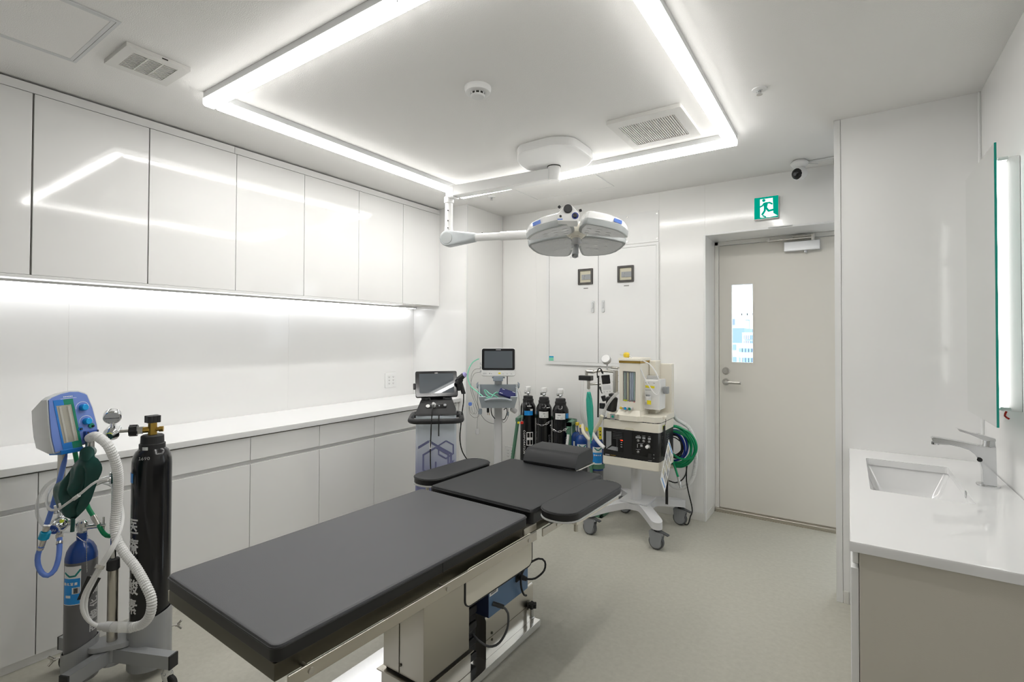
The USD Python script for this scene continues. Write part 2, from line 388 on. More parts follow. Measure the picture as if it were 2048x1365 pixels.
struct('trim_5', [box(XJ + .004, .05, 3.985, 3.998, 0, .004), box(XJ + .004, .1, 3.998, YD + .002, 0, .022, .003), box(XJ + .004, .1, YD + .002, YD + .11, 0, .0255, .001)], 'steel')

# ---- door with its frame, lock, lever and closer
dr = thing('door_1', kind='structure')
obj('frame', [box(XJ, -.818, YD - .012, YD + .09, 0, 2.035, .003), box(XJ, .1, YD - .012, YD + .09, 2.005, 2.035, .003)], 'door_frame', dr)
wx0, wx1, wz0, wz1 = -.728, -.583, 1.122, 1.704
leaf = ext(Polygon([(-.815, .026), (.08, .026), (.08, 2.002), (-.815, 2.002)], [[(wx0, wz0), (wx1, wz0), (wx1, wz1), (wx0, wz1)]]), .04)
Mxz = mat4((0, YD + .04, 0), (1, 0, 0), (0, 0, 1))
obj('leaf', put(leaf, Mxz), 'door', dr)
fr = ext(Polygon([(wx0 - .012, wz0 - .012), (wx1 + .012, wz0 - .012), (wx1 + .012, wz1 + .012), (wx0 - .012, wz1 + .012)], [[(wx0, wz0), (wx1, wz0), (wx1, wz1), (wx0, wz1)]]), .004)
obj('window_frame', put(fr, mat4((0, YD, 0), (1, 0, 0), (0, 0, 1))), 'door', dr)
obj('window_pane', [box(wx0 - .002, wx1 + .002, YD + .018, YD + .022, wz0 - .002, wz1 + .002)], 'pane', dr)
obj('lock_cylinder', [rod((-.768, YD, 1.056), (-.768, YD - .012, 1.056), .026, c=.003), rod((-.768, YD - .012, 1.056), (-.768, YD - .016, 1.056), .012), box(-.770, -.766, YD - .022, YD - .014, 1.047, 1.066, .001)], 'nickel', dr)
hd = obj('lever_handle', [tube([(-.768, YD - .006, .972), (-.768, YD - .045, .972), (-.745, YD - .05, .972), (-.665, YD - .05, .972)], .0095, 12, .01), box(-.75, -.655, YD - .056, YD - .046, .961, .983, .004)], 'nickel', dr)
obj('rose', rod((-.768, YD, .972), (-.768, YD - .01, .972), .026, c=.003), 'nickel', hd)
cl = obj('door_closer', [box(-.375, -.157, YD - .045, YD - .001, 1.914, 1.982, .004)], 'alu', dr)
obj('closer_arm', [box(-.47, -.19, YD - .05, YD - .035, 1.994, 2.006, .002), rod((-.47, YD - .042, 1.994), (-.47, YD - .042, 2.016), .010), rod((-.2, YD - .042, 1.98), (-.2, YD - .042, 2.02), .011), box(-.32, -.19, YD - .048, YD - .036, 2.008, 2.02, .002)], 'nickel', cl)
obj('adjuster', rod((-.245, YD - .025, 1.915), (-.245, YD - .025, 1.900), .010), 'alu', cl)

# ================================================================ wall units along the left
XC = -2.906
Yb = [3.2, 2.774, 2.346, 1.914, 1.482, 1.05, .618, .186, -.246]
ordn = ['nearest the far corner', 'second from the far corner', 'third from the far corner', 'fourth from the far corner', 'fifth from the far corner', 'sixth from the far corner', 'cut by the left picture edge', 'outside the left picture edge']
for i in range(8):
    y1, y0 = Yb[i], Yb[i + 1]
    c = thing('wall_cabinet', f'glossy white handleless wall cabinet over the niche, {ordn[i]}', 'cabinet', (XC, y0, 1.567), group='wall cabinets above the niche')
    obj('body', [box(XN + .002, XC - .022, y0 + .001, y1 - .001, 1.567, 2.385)], 'cabinet_inner', c)
    gx = .0045 if i == 5 else (.003 if i == 4 else .0018)
    ga, gb = (.0012 if i < 4 else gx), (.0012 if i == 0 else .0018)
    obj('door', box(XC - .02, XC, y0 + ga, y1 - gb, 1.567, 2.349, .0012), 'cabinet', c)
fz = thing('cornice', 'narrow white filler strip between the wall cabinet doors and ceiling', 'filler strip', (XC, 0, 2.35))
for a, b in ((-.246, 1.47), (1.472, 3.199)): obj('board', box(XC - .03, XC - .003, a, b, 2.352, 2.391, .001), 'cabinet', fz)
uc = thing('under_cabinet_light', 'long white light strip running under the wall cabinets', 'light', (XN, 0, 1.55))
obj('pelmet', [box(XN + .2, XC - .001, -.246, 2.774, 1.5525, 1.5665, .001)], 'white_gloss', uc)
obj('channel', [box(XN + .025, XN + .075, -.246, 3.16, 1.551, 1.5665, .001)], 'white', uc)
obj('diffuser', [box(XN + .03, XN + .07, -.24, 3.15, 1.5475, 1.5515)], 'led_glow', uc)

XK = -2.685
Bb = [3.164, 2.7375, 2.311, 1.885, 1.459, 1.0325, .606, .18, -.246]
for i in range(8):
    y1, y0 = Bb[i], Bb[i + 1]
    o2 = ['hidden partly behind the laser unit', 'second from the laser unit', 'third from the laser unit', 'fourth from the laser unit', 'behind the tall black gas cylinder', 'behind the gas trolley', 'at the left picture edge', 'outside the left picture edge'][i]
    c = thing('base_cabinet', f'glossy white base cabinet with drawer over door, {o2}', 'cabinet', (XK, y0, 0), group='base cabinets under the worktop')
    obj('body', [box(XN + .002, XK - .024, y0 + .001, y1 - .001, .04, .762)], 'cabinet_inner', c)
    obj('drawer', box(XK - .02, XK, y0 + .0014, y1 - .0014, .634, .758, .0012), 'cabinet', c)
    obj('door', [box(XK - .02, XK, y0 + .0014, y1 - .0014, .036, .612, .0012)], 'cabinet', c)
    obj('finger_rail', [box(XK - .0235, XK - .0215, y0, y1, .60, .645)], 'cabinet', c)
single('plinth', box(XK - .04, XK - .012, -.246, 3.19, 0, .034), 'cabinet', 'low white kickboard under the row of base cabinets', 'plinth')
single('end_filler', box(XK - .022, XK, 3.1655, 3.1985, 0, .762, .001), 'cabinet', 'slim white filler strip closing the base cabinets at the end wall', 'filler strip')
single('worktop', box(XN + .001, -2.667, -.246, YE - .001, .7655, .797, .003), 'worktop', 'long white worktop over the base cabinets along the left wall', 'worktop')

# ================================================================ ceiling fittings
def bar(name, label, x0, x1, y0, y1, cuts, alongx):
    """Linear ceiling light: housing, diffuser lengths, end caps."""
    t = thing(name, label, 'ceiling light', ((x0 + x1) / 2, (y0 + y1) / 2, ZC), group='ceiling lights set in a square')
    obj('housing', box(x0 + .002, x1 - .002, y0 + .002, y1 - .002, 2.371, ZC - .0005, .001), 'grey_white', t)
    s = [(x0 if alongx else y0)] + cuts + [(x1 if alongx else y1)]
    for a, b in zip(s[:-1], s[1:]):
        q = [(0, 0)] 
        w0, w1 = (y0, y1) if alongx else (x0, x1); h = (w1 - w0) / 2 - .0005; c = (w0 + w1) / 2
        prof = [(-h, 2.3705), (-h, 2.352), (-h * .93, 2.344), (-h * .7, 2.340), (h * .7, 2.340), (h * .93, 2.344), (h, 2.352), (h, 2.3705)]
        pts = [((u, c + p, z) if alongx else (c + p, u, z)) for u in (a + .0022, b - .0022) for p, z in prof]
        df = obj('diffuser', hull(pts), 'bar_side', t)
        obj('lens', box(a + .004, b - .004, c - h * .74, c + h * .74, 2.3384, 2.3399) if alongx else box(c - h * .74, c + h * .74, a + .004, b - .004, 2.3384, 2.3399), 'bar_glow', df)
        
    for u in cuts:
        obj('joint', box(u - .002, u + .002, y0 + .002, y1 - .002, 2.342, 2.3705) if alongx else box(x0 + .002, x1 - .002, u - .002, u + .002, 2.342, 2.3705), 'grey_white', t)
bar('ceiling_light', 'long white ceiling light bar parallel to the wall cabinets', -2.392, -2.337, 1.121, 2.833, [2.45], False)
bar('ceiling_light', 'glowing ceiling light bar nearest the viewer, cut by the top picture edge', -2.392, -.487, 1.065, 1.119, [-1.80, -1.15], True)
bar('ceiling_light', 'white ceiling light bar on the side of the door and wash basin', -.546, -.487, 1.121, 2.833, [1.80], False)
bar('ceiling_light', 'ceiling light bar along the far wall, behind the surgical lamp', -2.392, -.487, 2.835, 2.891, [-1.27], True)

v = thing('ceiling_vent', 'small rectangular ceiling vent with dark slats beside the access hatch', 'vent', (-2.32, .83, ZC))
vx0, vx1, vy0, vy1 = -2.437, -2.214, .722, .940
obj('frame', ext(Polygon([(vx0, vy0), (vx1, vy0), (vx1, vy1), (vx0, vy1)], [[(-2.397, .756), (-2.245, .756), (-2.245, .906), (-2.397, .906)]]), .016).apply_translation((0, 0, ZC - .0165)), 'vent', v)
obj('backing', box(-2.40, -2.24, .752, .91, ZC - .003, ZC - .0005), 'vent_dark', v)
for k in range(13):
    x = -2.397 + .152 * (k + .5) / 13; obj('slat', box(x - .0026, x + .0026, .755, .907, ZC - .0155, ZC - .013), 'vent', v)
for y in (.806, .856): obj('slat_bar', box(-2.398, -2.244, y - .0022, y + .0022, ZC - .0162, ZC - .0125), 'vent', v)
obj('clip', box(-2.222, -2.212, .838, .858, ZC - .012, ZC - .008), 'vent_dark', v)
v = thing('ceiling_grille', 'square ceiling air grille between the light bars and the round lamp mount', 'vent', (-.82, 2.55, ZC))
obj('frame', ext(Polygon(rect(.37, .40, .008, 3, -.826, 2.545), [[(-.972, 2.412), (-.690, 2.412), (-.690, 2.688), (-.972, 2.688)]]), .020).apply_translation((0, 0, ZC - .0205)), 'vent', v)
obj('backing', box(-.98, -.68, 2.40, 2.70, ZC - .004, ZC - .0005), 'vent_dark', v)
for k in range(25):
    x = -.972 + .282 * (k + .5) / 25; obj('slat', box(x - .0034, x + .0034, 2.411, 2.689, ZC - .0185, ZC - .013), 'vent', v)
obj('mesh', [box(-.972, -.690, 2.412 + .276 * (k + .5) / 20 - .0009, 2.412 + .276 * (k + .5) / 20 + .0009, ZC - .0125, ZC - .0105) for k in range(20)], 'vent', v)
h = thing('ceiling_hatch', 'flat white access hatch in the ceiling corner with aluminium rim', 'hatch', (-2.3, .4, ZC))
hx0, hx1, hy0, hy1 = -2.545, -2.105, .22, .655
ring = lambda d0, d1: Polygon([(hx0 - d0, hy0 - d0), (hx1 + d0, hy0 - d0), (hx1 + d0, hy1 + d0), (hx0 - d0, hy1 + d0)], [[(hx0 - d1, hy0 - d1), (hx1 + d1, hy0 - d1), (hx1 + d1, hy1 + d1), (hx0 - d1, hy1 + d1)]])
obj('outer_rim', shift(ext(ring(.012, .0015), .004), (0, 0, ZC - .0042)), 'grey_white', h); obj('inner_rim', shift(ext(ring(0, -.012), .004), (0, 0, ZC - .0042)), 'grey_white', h)
obj('panel', box(hx0 + .012, hx1 - .012, hy0 + .012, hy1 - .012, ZC - .003, ZC - .0002), 'ceiling', h)
obj('seam', shift(ext(ring(.0015, 0), .0005), (0, 0, ZC - .0012)), 'vent_dark', h)
h = thing('ceiling_hatch', 'faint white access hatch in the ceiling above the electrical cabinet', 'hatch', (-1.72, 3.1, ZC))
hx0, hx1, hy0, hy1 = -2.05, -1.40, 2.93, 3.395
obj('rim', shift(ext(ring(0, -.008), .003), (0, 0, ZC - .0032)), 'white', h); obj('panel', box(hx0 + .009, hx1 - .009, hy0 + .009, hy1 - .009, ZC - .002, ZC - .0002), 'ceiling', h)
s = thing('smoke_detector', 'round white smoke detector with dark slots on the ceiling', 'smoke detector', (-1.34, 1.715, ZC))
obj('base', lathe([(.058, 0), (.058, -.012), (.054, -.024), (.050, -.026), (.031, -.027)], 40, (-1.34, 1.715, ZC - .0005)), 'white', s)
obj('chamber', lathe([(.030, -.027), (.029, -.036)], 32, (-1.34, 1.715, ZC)), 'vent_dark', s)
for k in range(10):
    a = 2 * math.pi * k / 10; obj('rib', rotz(box(-1.34 + .026, -1.34 + .0325, 1.7125, 1.7175, ZC - .037, ZC - .026), math.degrees(a), (-1.34, 1.715, 0)), 'white', s)
obj('cap', lathe([(.031, -.036), (.031, -.041), (.027, -.044)], 32, (-1.34, 1.715, ZC)), 'white', s)
for nm, x, y in (('small chrome sprinkler head on the ceiling, right of the light bars', -.318, 2.41), ('small chrome sprinkler head on the ceiling above the patient monitor', -2.306, 3.13)):
    s = thing('sprinkler', nm, 'sprinkler', (x, y, ZC))
    obj('rose', lathe([(.032, 0), (.03, -.004), (.014, -.006)], 28, (x, y, ZC - .0003)), 'white', s)
    obj('head', lathe([(.013, -.005), (.013, -.012), (.006, -.014), (.006, -.022), (.012, -.024), (.012, -.026)], 20, (x, y, ZC)), 'chrome', s)
s = thing('security_camera', 'white dome security camera with black lens under the ceiling by the door', 'camera', (-.245, 3.53, ZC))
obj('mount', lathe([(.036, 0), (.049, -.014), (.049, -.022), (.036, -.040), (.022, -.046)], 32, (-.245, 3.53, ZC - .0005)), 'white', s)
hb = obj('body', lathe([(0, -.042), (.026, -.044), (.039, -.062), (.043, -.080), (.039, -.098), (.025, -.115), (0, -.122)], 32, (-.245, 3.53, ZC)), 'white', s)
d = np.array([-.50, -.83, -.2]); d /= np.linalg.norm(d); c = np.array([-.245, 3.53, ZC - .08])
obj('lens_window', lathe([(.030, 0.018), (.0335, .026), (.030, .033), (.018, .042), (0, .0455)], 28, c, d), 'black_gloss', hb)
obj('lens', lathe([(.010, 0), (.010, .004), (.006, .005)], 20, c + d * .042, d), 'dark_grey', hb)
obj('cable', [tube([(-.2, 3.55, ZC - .02), (-.17, 3.545, ZC - .03), (-.15, 3.56, ZC - .028), (-.17, 3.585, ZC - .018), (-.2, 3.57, ZC - .012)], .0022, 7)], 'cable_white', s)
obj('conduit', [box(-.21, -.06, 3.556, 3.566, ZC - .012, ZC - .001, .002), box(-.068, -.058, 3.556, 3.715, ZC - .012, ZC - .001, .002)], 'white', s)

# ================================================================ far wall fittings
ex = thing('exit_sign', 'green and white running man exit sign lit above the door', 'sign', (-.45, YF, 2.17))
obj('housing', box(-.524, -.376, YF - .032, YF - .001, 2.098, 2.249, .003), 'white', ex)
ex0, ez0, S = -.520, 2.102, .142
Me = mat4((ex0, YF - .0325, ez0), (1, 0, 0), (0, 0, 1))
gp = lambda pts: Polygon([(p[0] * S, p[1] * S) for p in pts])
full = gp([(0, 0), (1, 0), (1, 1), (0, 1)])
door_w = gp([(.235, .06), (.36, .03), (.36, .03), (.80, .16), (.78, .92), (.235, .92)])
spill = gp([(.24, .14), (.36, .05), (.62, .02), (.98, .06), (.78, .22), (.24, .2)])
man = unary_union([Point(.40 * S, .845 * S).buffer(.066 * S), gp([(.37, .70), (.46, .745), (.58, .73), (.53, .50), (.41, .50)]),
    LineString([(.50 * S, .71 * S), (.64 * S, .71 * S), (.74 * S, .64 * S)]).buffer(.033 * S, cap_style=1), LineString([(.41 * S, .70 * S), (.34 * S, .60 * S), (.24 * S, .56 * S)]).buffer(.032 * S, cap_style=1),
    LineString([(.47 * S, .52 * S), (.60 * S, .33 * S), (.80 * S, .36 * S), (.83 * S, .33 * S)]).buffer(.042 * S, cap_style=1), LineString([(.45 * S, .52 * S), (.44 * S, .36 * S), (.34 * S, .20 * S)]).buffer(.042 * S, cap_style=1),
    LineString([(.36 * S, .13 * S), (.47 * S, .06 * S)]).buffer(.026 * S)])
wh = unary_union([door_w, spill]).difference(man).intersection(full)
obj('green_face', put(ext(full.difference(wh), .0012), Me), 'exit_glow_g', ex); obj('white_face', put(ext(wh, .0012), Me), 'exit_glow_w', ex)
obj('spotlight', box(-.44, -.30, YF - .02, YF - .001, 2.040, 2.046), 'white', ex)

ec = thing('electrical_cabinet', 'large white two-door electrical cabinet in the far wall with two dark meter windows', 'cabinet', (-1.66, YF, 1.08))
obj('frame', ext(Polygon([(-2.145, 1.074), (-1.176, 1.074), (-1.176, 2.02), (-2.145, 2.02)], [[(-2.118, 1.099), (-1.194, 1.099), (-1.194, 2.003), (-2.118, 2.003)]]), .012).apply_transform(mat4((0, YF - .0005, 0), (1, 0, 0), (0, 0, 1))), 'white', ec)
obj('interior', box(-2.12, -1.19, YF - .004, YF - .0005, 1.095, 2.006), 'vent_dark', ec)
for x0, x1, hx, mx in ((-2.1165, -1.6655, -1.711, -1.776), (-1.6625, -1.1955, -1.622, -1.434)):
    d = obj('door', box(x0, x1, YF - .011, YF - .005, 1.1, 2.0015, .0012), 'white', ec)
    obj('handle', [slab(rect(.026, .098, .012, 5), 0, .010, .004, 0).apply_transform(mat4((hx, YF - .011, 1.552), (1, 0, 0), (0, 0, 1))), slab(rect(.016, .05, .007, 4), 0.006, .017, .004, 0).apply_transform(mat4((hx, YF - .011, 1.562), (1, 0, 0), (0, 0, 1)))], 'grey_white', d)
    w = obj('meter_window', ext(Polygon(rect(.131, .128, .004, 2), [rect(.098, .096, .002, 2)]), .010).apply_transform(mat4((mx, YF - .011, 1.799), (1, 0, 0), (0, 0, 1))), 'bezel_dark', d)
    e = obj('meter', box(mx - .049, mx + .049, YF - .0125, YF - .0112, 1.751, 1.847), 'meter_beige', w)
for mx in (-1.776, -1.434):
    single('breaker', [box(mx - .034, mx + .049, YF - .0158, YF - .0127, 1.774, 1.816), rod((mx - .018, YF - .0155, 1.785), (mx - .018, YF - .0185, 1.785), .008, n=14), rod((mx - .012, YF - .0155, 1.805), (mx - .012, YF - .0185, 1.805), .008, n=14)], 'grey',
           f'small grey device behind the {"left" if mx < -1.6 else "right"} dark meter window', 'switch')
for x, z, s_ in ((-1.876, 1.970, 'LM-11'),):
    obj('name_plate', box(x - .055, x + .055, YF - .0125, YF - .0112, 1.955, 1.99), 'label_white', ec); obj('lettering', put(text(s_, .018), mat4((x, YF - .0126, 1.972), (1, 0, 0), (0, 0, 1))), 'ink_grey', ec)
for x, z in ((-1.774, 1.705), (-1.428, 1.708)): obj('name_strip', box(x - .02, x + .02, YF - .0125, YF - .0112, z - .005, z + .003), 'cable_grey', ec)
obj('sticker', [box(-2.115, -2.073, YF - .0122, YF - .0111, 1.104, 1.131)], 'hose_mint', ec); obj('sticker_head', [box(-2.115, -2.073, YF - .0122, YF - .0111, 1.1315, 1.143)], 'aqua', ec)
cp = thing('cover_plate', 'white screwed cover plate above the electrical cabinet', 'cover plate', (-1.3, YF, 2.03))
obj('plate', box(-1.60, -1.178, YF - .006, YF - .0005, 2.028, 2.262, .001), 'white', cp)
for x in (-1.425, -1.19): 
    for z in (2.05, 2.24): obj('screw', rod((x, YF - .005, z), (x, YF - .009, z), .006, n=12), 'nickel', cp)

def socket(name, label, M, w, h, rows, cols):
    t = thing(name, label, 'outlet', M[:3, 3])
    obj('plate', put(slab(rect(w, h, .006, 3), .0005, .009, .003, 0), M), 'white_gloss', t)
    obj('insert', put(slab(rect(w * .62, h * .66, .003, 2), .008, .0105, .001, 0), M), 'white', t)
    for r in range(rows):
        for c in range(cols):
            x, y = (c - (cols - 1) / 2) * w * .34, (r - (rows - 1) / 2) * h * .21
            obj('slot', put(unary([sbox(x - .0075, y - .004, x - .0055, y + .004), sbox(x + .0045, y - .0045, x + .0065, y + .0045), Point(x, y - .0065).buffer(.002)], .0006), M @ mat4((0, 0, .0103), (1, 0, 0), (0, 1, 0))), 'vent_dark', t)
def unary(gs, h): return ext(unary_union(gs), h)
socket('wall_outlet', 'white double outlet plate in the niche above the worktop', mat4((XN, 2.93, .937), (0, 1, 0), (0, 0, 1)), .125, .125, 3, 2)
socket('wall_outlet', 'white outlet plate low on the far wall behind the monitor stand', mat4((-2.517, YF, .262), (1, 0, 0), (0, 0, 1)), .115, .125, 3, 2)
# ================================================================ wash basin unit, tap, mirror
ZV = .766
vc = thing('vanity_cabinet', 'beige-sided wash basin cabinet under a white top at the right', 'cabinet', (.25, 2.3, 0))
obj('side_panel', box(.021, XR - .001, 1.638, 1.656, 0, ZV - .0295, .001), 'vanity_side', vc)
obj('carcass', box(.024, XR - .001, 1.657, YP - .001, 0, .60), 'vanity_side', vc)
for a, b in ((1.64, 2.306), (2.309, 2.972)): obj('door', box(.002, .020, a, b, .002, .690, .002), 'white', vc)
obj('finger_rail', box(.006, .020, 1.64, 2.972, .70, ZV - .031, .004), 'white', vc)
vt = thing('wash_basin', 'glossy white wash basin counter with a sunken rectangular basin', 'wash basin', (.25, 2.3, ZV))
bx0, bx1, by0, by1 = .062, .343, 2.205, 2.772
top = slab([(-.001, 1.622), (XR - .001, 1.622), (XR - .001, YP - .001), (-.001, YP - .001)], ZV - .028, ZV, .006, .001)
hole = slab(rect(bx1 - bx0, by1 - by0, .012, 4, (bx0 + bx1) / 2, (by0 + by1) / 2), ZV - .1, ZV + .1, 0)
obj('counter', trimesh.boolean.difference([top, hole], engine='manifold'), 'ceramic', vt)
def taper(o, z0, z1): 
    a = rect(bx1 - bx0 + .02 + o * 2, by1 - by0 + .02 + o * 2, .02, 5, (bx0 + bx1) / 2, (by0 + by1) / 2); b = rect(bx1 - bx0 - .05 + o * 2, by1 - by0 - .05 + o * 2, .035, 5, (bx0 + bx1) / 2, (by0 + by1) / 2)
    c = rect(bx1 - bx0 - .09 + o * 2, by1 - by0 - .09 + o * 2, .03, 5, (bx0 + bx1) / 2, (by0 + by1) / 2)
    return hull([(*p, z1) for p in a] + [(*p, z0 + .02) for p in b] + [(*p, z0) for p in c])
bn = obj('basin', trimesh.boolean.difference([taper(.008, ZV - .14, ZV - .0285), taper(0, ZV - .132, ZV - .02)], engine='manifold'), 'ceramic', vt)
obj('drain', lathe([(.028, 0), (.028, .003), (.02, .004)], 24, (.2, 2.49, ZV - .132)), 'chrome', bn)
obj('overflow', [rod(on(1930, 989, 0, .317) , on(1930, 989, 0, .317) + np.array([.003, 0, 0]), .012)], 'chrome', bn)
fa = thing('tap', 'chrome single-lever tap with a long flat spout beside the basin', 'tap', (.425, 2.515, ZV))
oy = lambda pts: [tuple(on(x, y, 1, 2.515)[[0, 2]]) for x, y in pts]
def plate(pts, w, c=.004, y=2.515):
    g = Polygon(oy(pts)).buffer(0); o = []
    for off, ww in ((0, w - 2 * c), (c * .35, w - c * .7), (c, w)):
        o.append(put(ext(g.buffer(-off), ww), mat4((0, y + ww / 2, 0), (1, 0, 0), (0, 0, 1))))
    return o
obj('body', plate([(1965, 972), (1963, 938), (1957, 920), (1948, 908), (1936, 899), (1918, 893), (1898, 889), (1877, 888), (1865, 884), (1862, 876), (1866, 874), (1880, 876), (1920, 883), (1960, 891), (1977, 893), (1990, 893), (1992, 972)], .044), 'chrome', fa)
obj('lever', plate([(1913, 857), (1918, 858), (1940, 865), (1965, 870), (1989, 877), (1990, 882), (1968, 881), (1954, 875), (1938, 868), (1918, 862)], .036, .0015), 'chrome', fa)
obj('cartridge', rod((.427, 2.515, on(1975, 894, 1, 2.515)[2]), (.427, 2.515, on(1975, 880, 1, 2.515)[2]), .019, .017, 28, .002), 'chrome', fa)
obj('base_flange', slab(rect(.066, .058, .02, 5, .424, 2.515), ZV, ZV + .005, .002, 0), 'chrome', fa)
obj('sensor', rod((.398, 2.492, .862), (.398, 2.4895, .862), .008), 'black_gloss', fa)
obj('aerator', rod(on(1869, 886, 1, 2.515) + np.array([.002, 0, .004]), on(1869, 886, 1, 2.515) + np.array([.002, 0, -.006]), .012), 'chrome', fa)
mi = thing('wall_mirror', 'frameless wall mirror with green glass edges above the tap', 'mirror', (.39, 2.4, 1.03))
MX, my0, my1, mz0, mz1 = .388, 2.172, 2.632, 1.026, 1.934
obj('glass', box(MX, MX + .006, my0, my1, mz0, mz1, .0006), 'glass_edge', mi); obj('silver_face', box(MX - .0008, MX - .0001, my0 + .001, my1 - .001, mz0 + .001, mz1 - .001), 'mirror', mi)
for z in (1.25, 1.7): obj('bracket', box(MX + .0055, XR - .001, 2.56, 2.60, z - .02, z + .02, .002), 'white', mi)
ml = thing('mirror_lamp', 'upright white strip lamp glowing behind the mirror edge', 'lamp', (XR, 2.42, 1.06))
c = on(2005, 600, 0, .440)
obj('housing', box(.452, XR - .0005, 2.375, c[1] + .05, 1.058, 1.936, .003), 'white', ml)
obj('tube', rod((.440, c[1], 1.068), (.440, c[1], 1.926), .0125, n=20, c=.003), 'mirror_glow', ml)
for z in (1.062, 1.92): obj('socket_cap', box(.430, .456, c[1] - .016, c[1] + .016, z, z + .012, .002), 'white', ml)
obj('wire', tube([(.445, c[1] - .01, 1.06), (.44, c[1] - .014, 1.045), (.45, c[1] - .02, 1.036)], .003), 'red', ml)

# ================================================================ operating table
K = 1.0231                                   # survey scale: table top at z = .645
zt = lambda z: CH - (CH - z) * K
TO = np.array([-1.284, 1.105, 0.]); TR = -1.5
tb = thing('operating_table', 'black padded operating table on a stainless column in the middle of the room', 'operating table', TO, TR, local=True)
def tl(X, Y, Z=0.):
    c, s = math.cos(math.radians(-TR)), math.sin(math.radians(-TR)); dx, dy = X - TO[0], Y - TO[1]; return np.array([c * dx - s * dy, s * dx + c * dy, Z])
def tmesh(q): 
    q = shift(q, -TO); q.apply_transform(trimesh.transformations.rotation_matrix(math.radians(-TR), (0, 0, 1))); return q
def pad(name, outline, z0, z1, b=.012, label=None, top='leather'):
    """Upholstered pad: dark boxing band below a lighter top, with piping along the seam."""
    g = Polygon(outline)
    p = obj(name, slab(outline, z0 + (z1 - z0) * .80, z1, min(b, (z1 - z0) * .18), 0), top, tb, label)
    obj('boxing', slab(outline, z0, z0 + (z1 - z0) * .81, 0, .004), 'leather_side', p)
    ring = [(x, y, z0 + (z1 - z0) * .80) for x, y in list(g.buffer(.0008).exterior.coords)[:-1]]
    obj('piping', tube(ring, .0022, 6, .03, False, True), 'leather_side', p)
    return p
k = K
leg = pad('leg_pad', rect(.547 * k, .955 * k, .022, 5), zt(.6215), zt(.66), .011)
obj('seam', [box(.2735 * k, .2748 * k, .028, .031, zt(.622), zt(.652))], 'black_matt', leg)
pad('back_pad', rect(.522 * k, .598 * k, .014, 4, .008 * k, .807 * k), zt(.612), zt(.669), .010, None, 'leather_dark')
hz0, hz1 = zt(.672), zt(.742)
hp = [(-.148, hz0 + .004), (-.150, hz0 + .02), (-.13, hz1 - .016), (-.09, hz1)]
head = hull([(x, y, z) for x in (-.148, .148) for y, z in ((1.082, hz0 + .012), (1.088, hz0), (1.09, hz0 + .03), (1.103, hz1 - .02), (1.122, hz1 - .004), (1.15, hz1), (1.275, hz1 + .001), (1.292, hz1 - .012), (1.298, hz0 + .02), (1.29, hz0))]
            + [(x, y, z) for x in (-.141, .141) for y, z in ((1.125, hz1 + .004), (1.27, hz1 + .005))])
hp_ = obj('head_rest', rotz(head, 2.5, (0, 1.18, 0)), 'leather_dark', tb)
obj('head_plate', box(-.10, .155, 1.10, 1.30, hz0 - .008, hz0 - .001, .002), 'steel', hp_)
obj('head_bar', [box(-.09, -.075, 1.05, 1.29, hz0 - .022, hz0 - .009, .002), box(.095, .11, 1.05, 1.29, hz0 - .022, hz0 - .009, .002)], 'steel', hp_)
def arm(cx, cy, w, L, z1, lab, rot=0):
    o = rect(w, L, w * .46, 8, cx, cy)
    if rot: o = list(affinity.rotate(Polygon(o), rot).exterior.coords)[:-1]
    a = pad('arm_board', o, z1 - .030, z1, .007, lab, 'leather_dark')
    sx = 1 if cx > 0 else -1
    obj('tray', slab(list(Polygon(o).buffer(.0025 if sx > 0 else .004).exterior.coords)[:-1], z1 - .0365, z1 - .0305, .001), 'light_grey', a)
    obj('under_rail', box(cx - .015 + sx * .05, cx + .015 + sx * .05, cy - L * .36, cy + L * .40, z1 - .056, z1 - .037, .002), 'cream', a)
    obj('clamp', [box(cx - sx * .075 - .02, cx - sx * .075 + .02, cy - .05, cy + .05, z1 - .075, z1 - .037, .003), rod((cx + sx * .045, cy - L * .30, z1 - .056), (cx + sx * .045, cy - L * .30, z1 - .09), .008)], 'steel', a)
arm(.356 * k, .752 * k, .152 * k, .492 * k, zt(.679), 'right-hand black arm board with rounded ends')
arm(-.338 * k, .752 * k, .152 * k, .445 * k, zt(.678), 'left-hand black arm board with rounded ends', -1)
fz0, fz1 = zt(.582), zt(.6205)
obj('leg_frame', box(-.266 * k, .266 * k, -.473 * k, .480 * k, fz0, fz1, .002), 'steel_dark', tb)
obj('back_frame', box(-.25 * k, .262 * k, .512 * k, 1.10 * k, zt(.578), zt(.6105), .002), 'steel_dark', tb)
obj('hinge', [box(sx * .258 * k - .012, sx * .258 * k + .012, .455 * k, .54 * k, zt(.588), zt(.613), .003) for sx in (-1, 1)] + [rod((.19, .493 * k, zt(.597)), (.262 * k, .493 * k, zt(.597)), .014, n=20)], 'steel', tb)
for sx in (-1, 1):
    x = sx * .298 * k
    r = obj('side_rail', box(x - .003, x + .0035, -.463 * k, .492 * k, zt(.572), zt(.603), .002), 'steel', tb)
    obj('rail_bolt', [q for y in (-.42, .02, .45) for q in (rod((x, y, zt(.5875)), (x + sx * .007, y, zt(.5875)), .0075, n=14), rod((sx * .266 * k, y, zt(.5875)), (x, y, zt(.5875)), .006, n=12))], 'nickel', r)
    x = sx * .288 * k + .006
    r = obj('side_rail', box(x - .003, x + .0035, .54 * k, 1.08 * k, zt(.566), zt(.595), .002), 'steel', tb)
    obj('rail_bolt', [q for y in (.66, 1.0) for q in (rod((x, y, zt(.58)), (x + sx * .007, y, zt(.58)), .0075, n=14), rod((sx * .25 * k, y, zt(.585)), (x, y, zt(.58)), .006, n=12))], 'nickel', r)
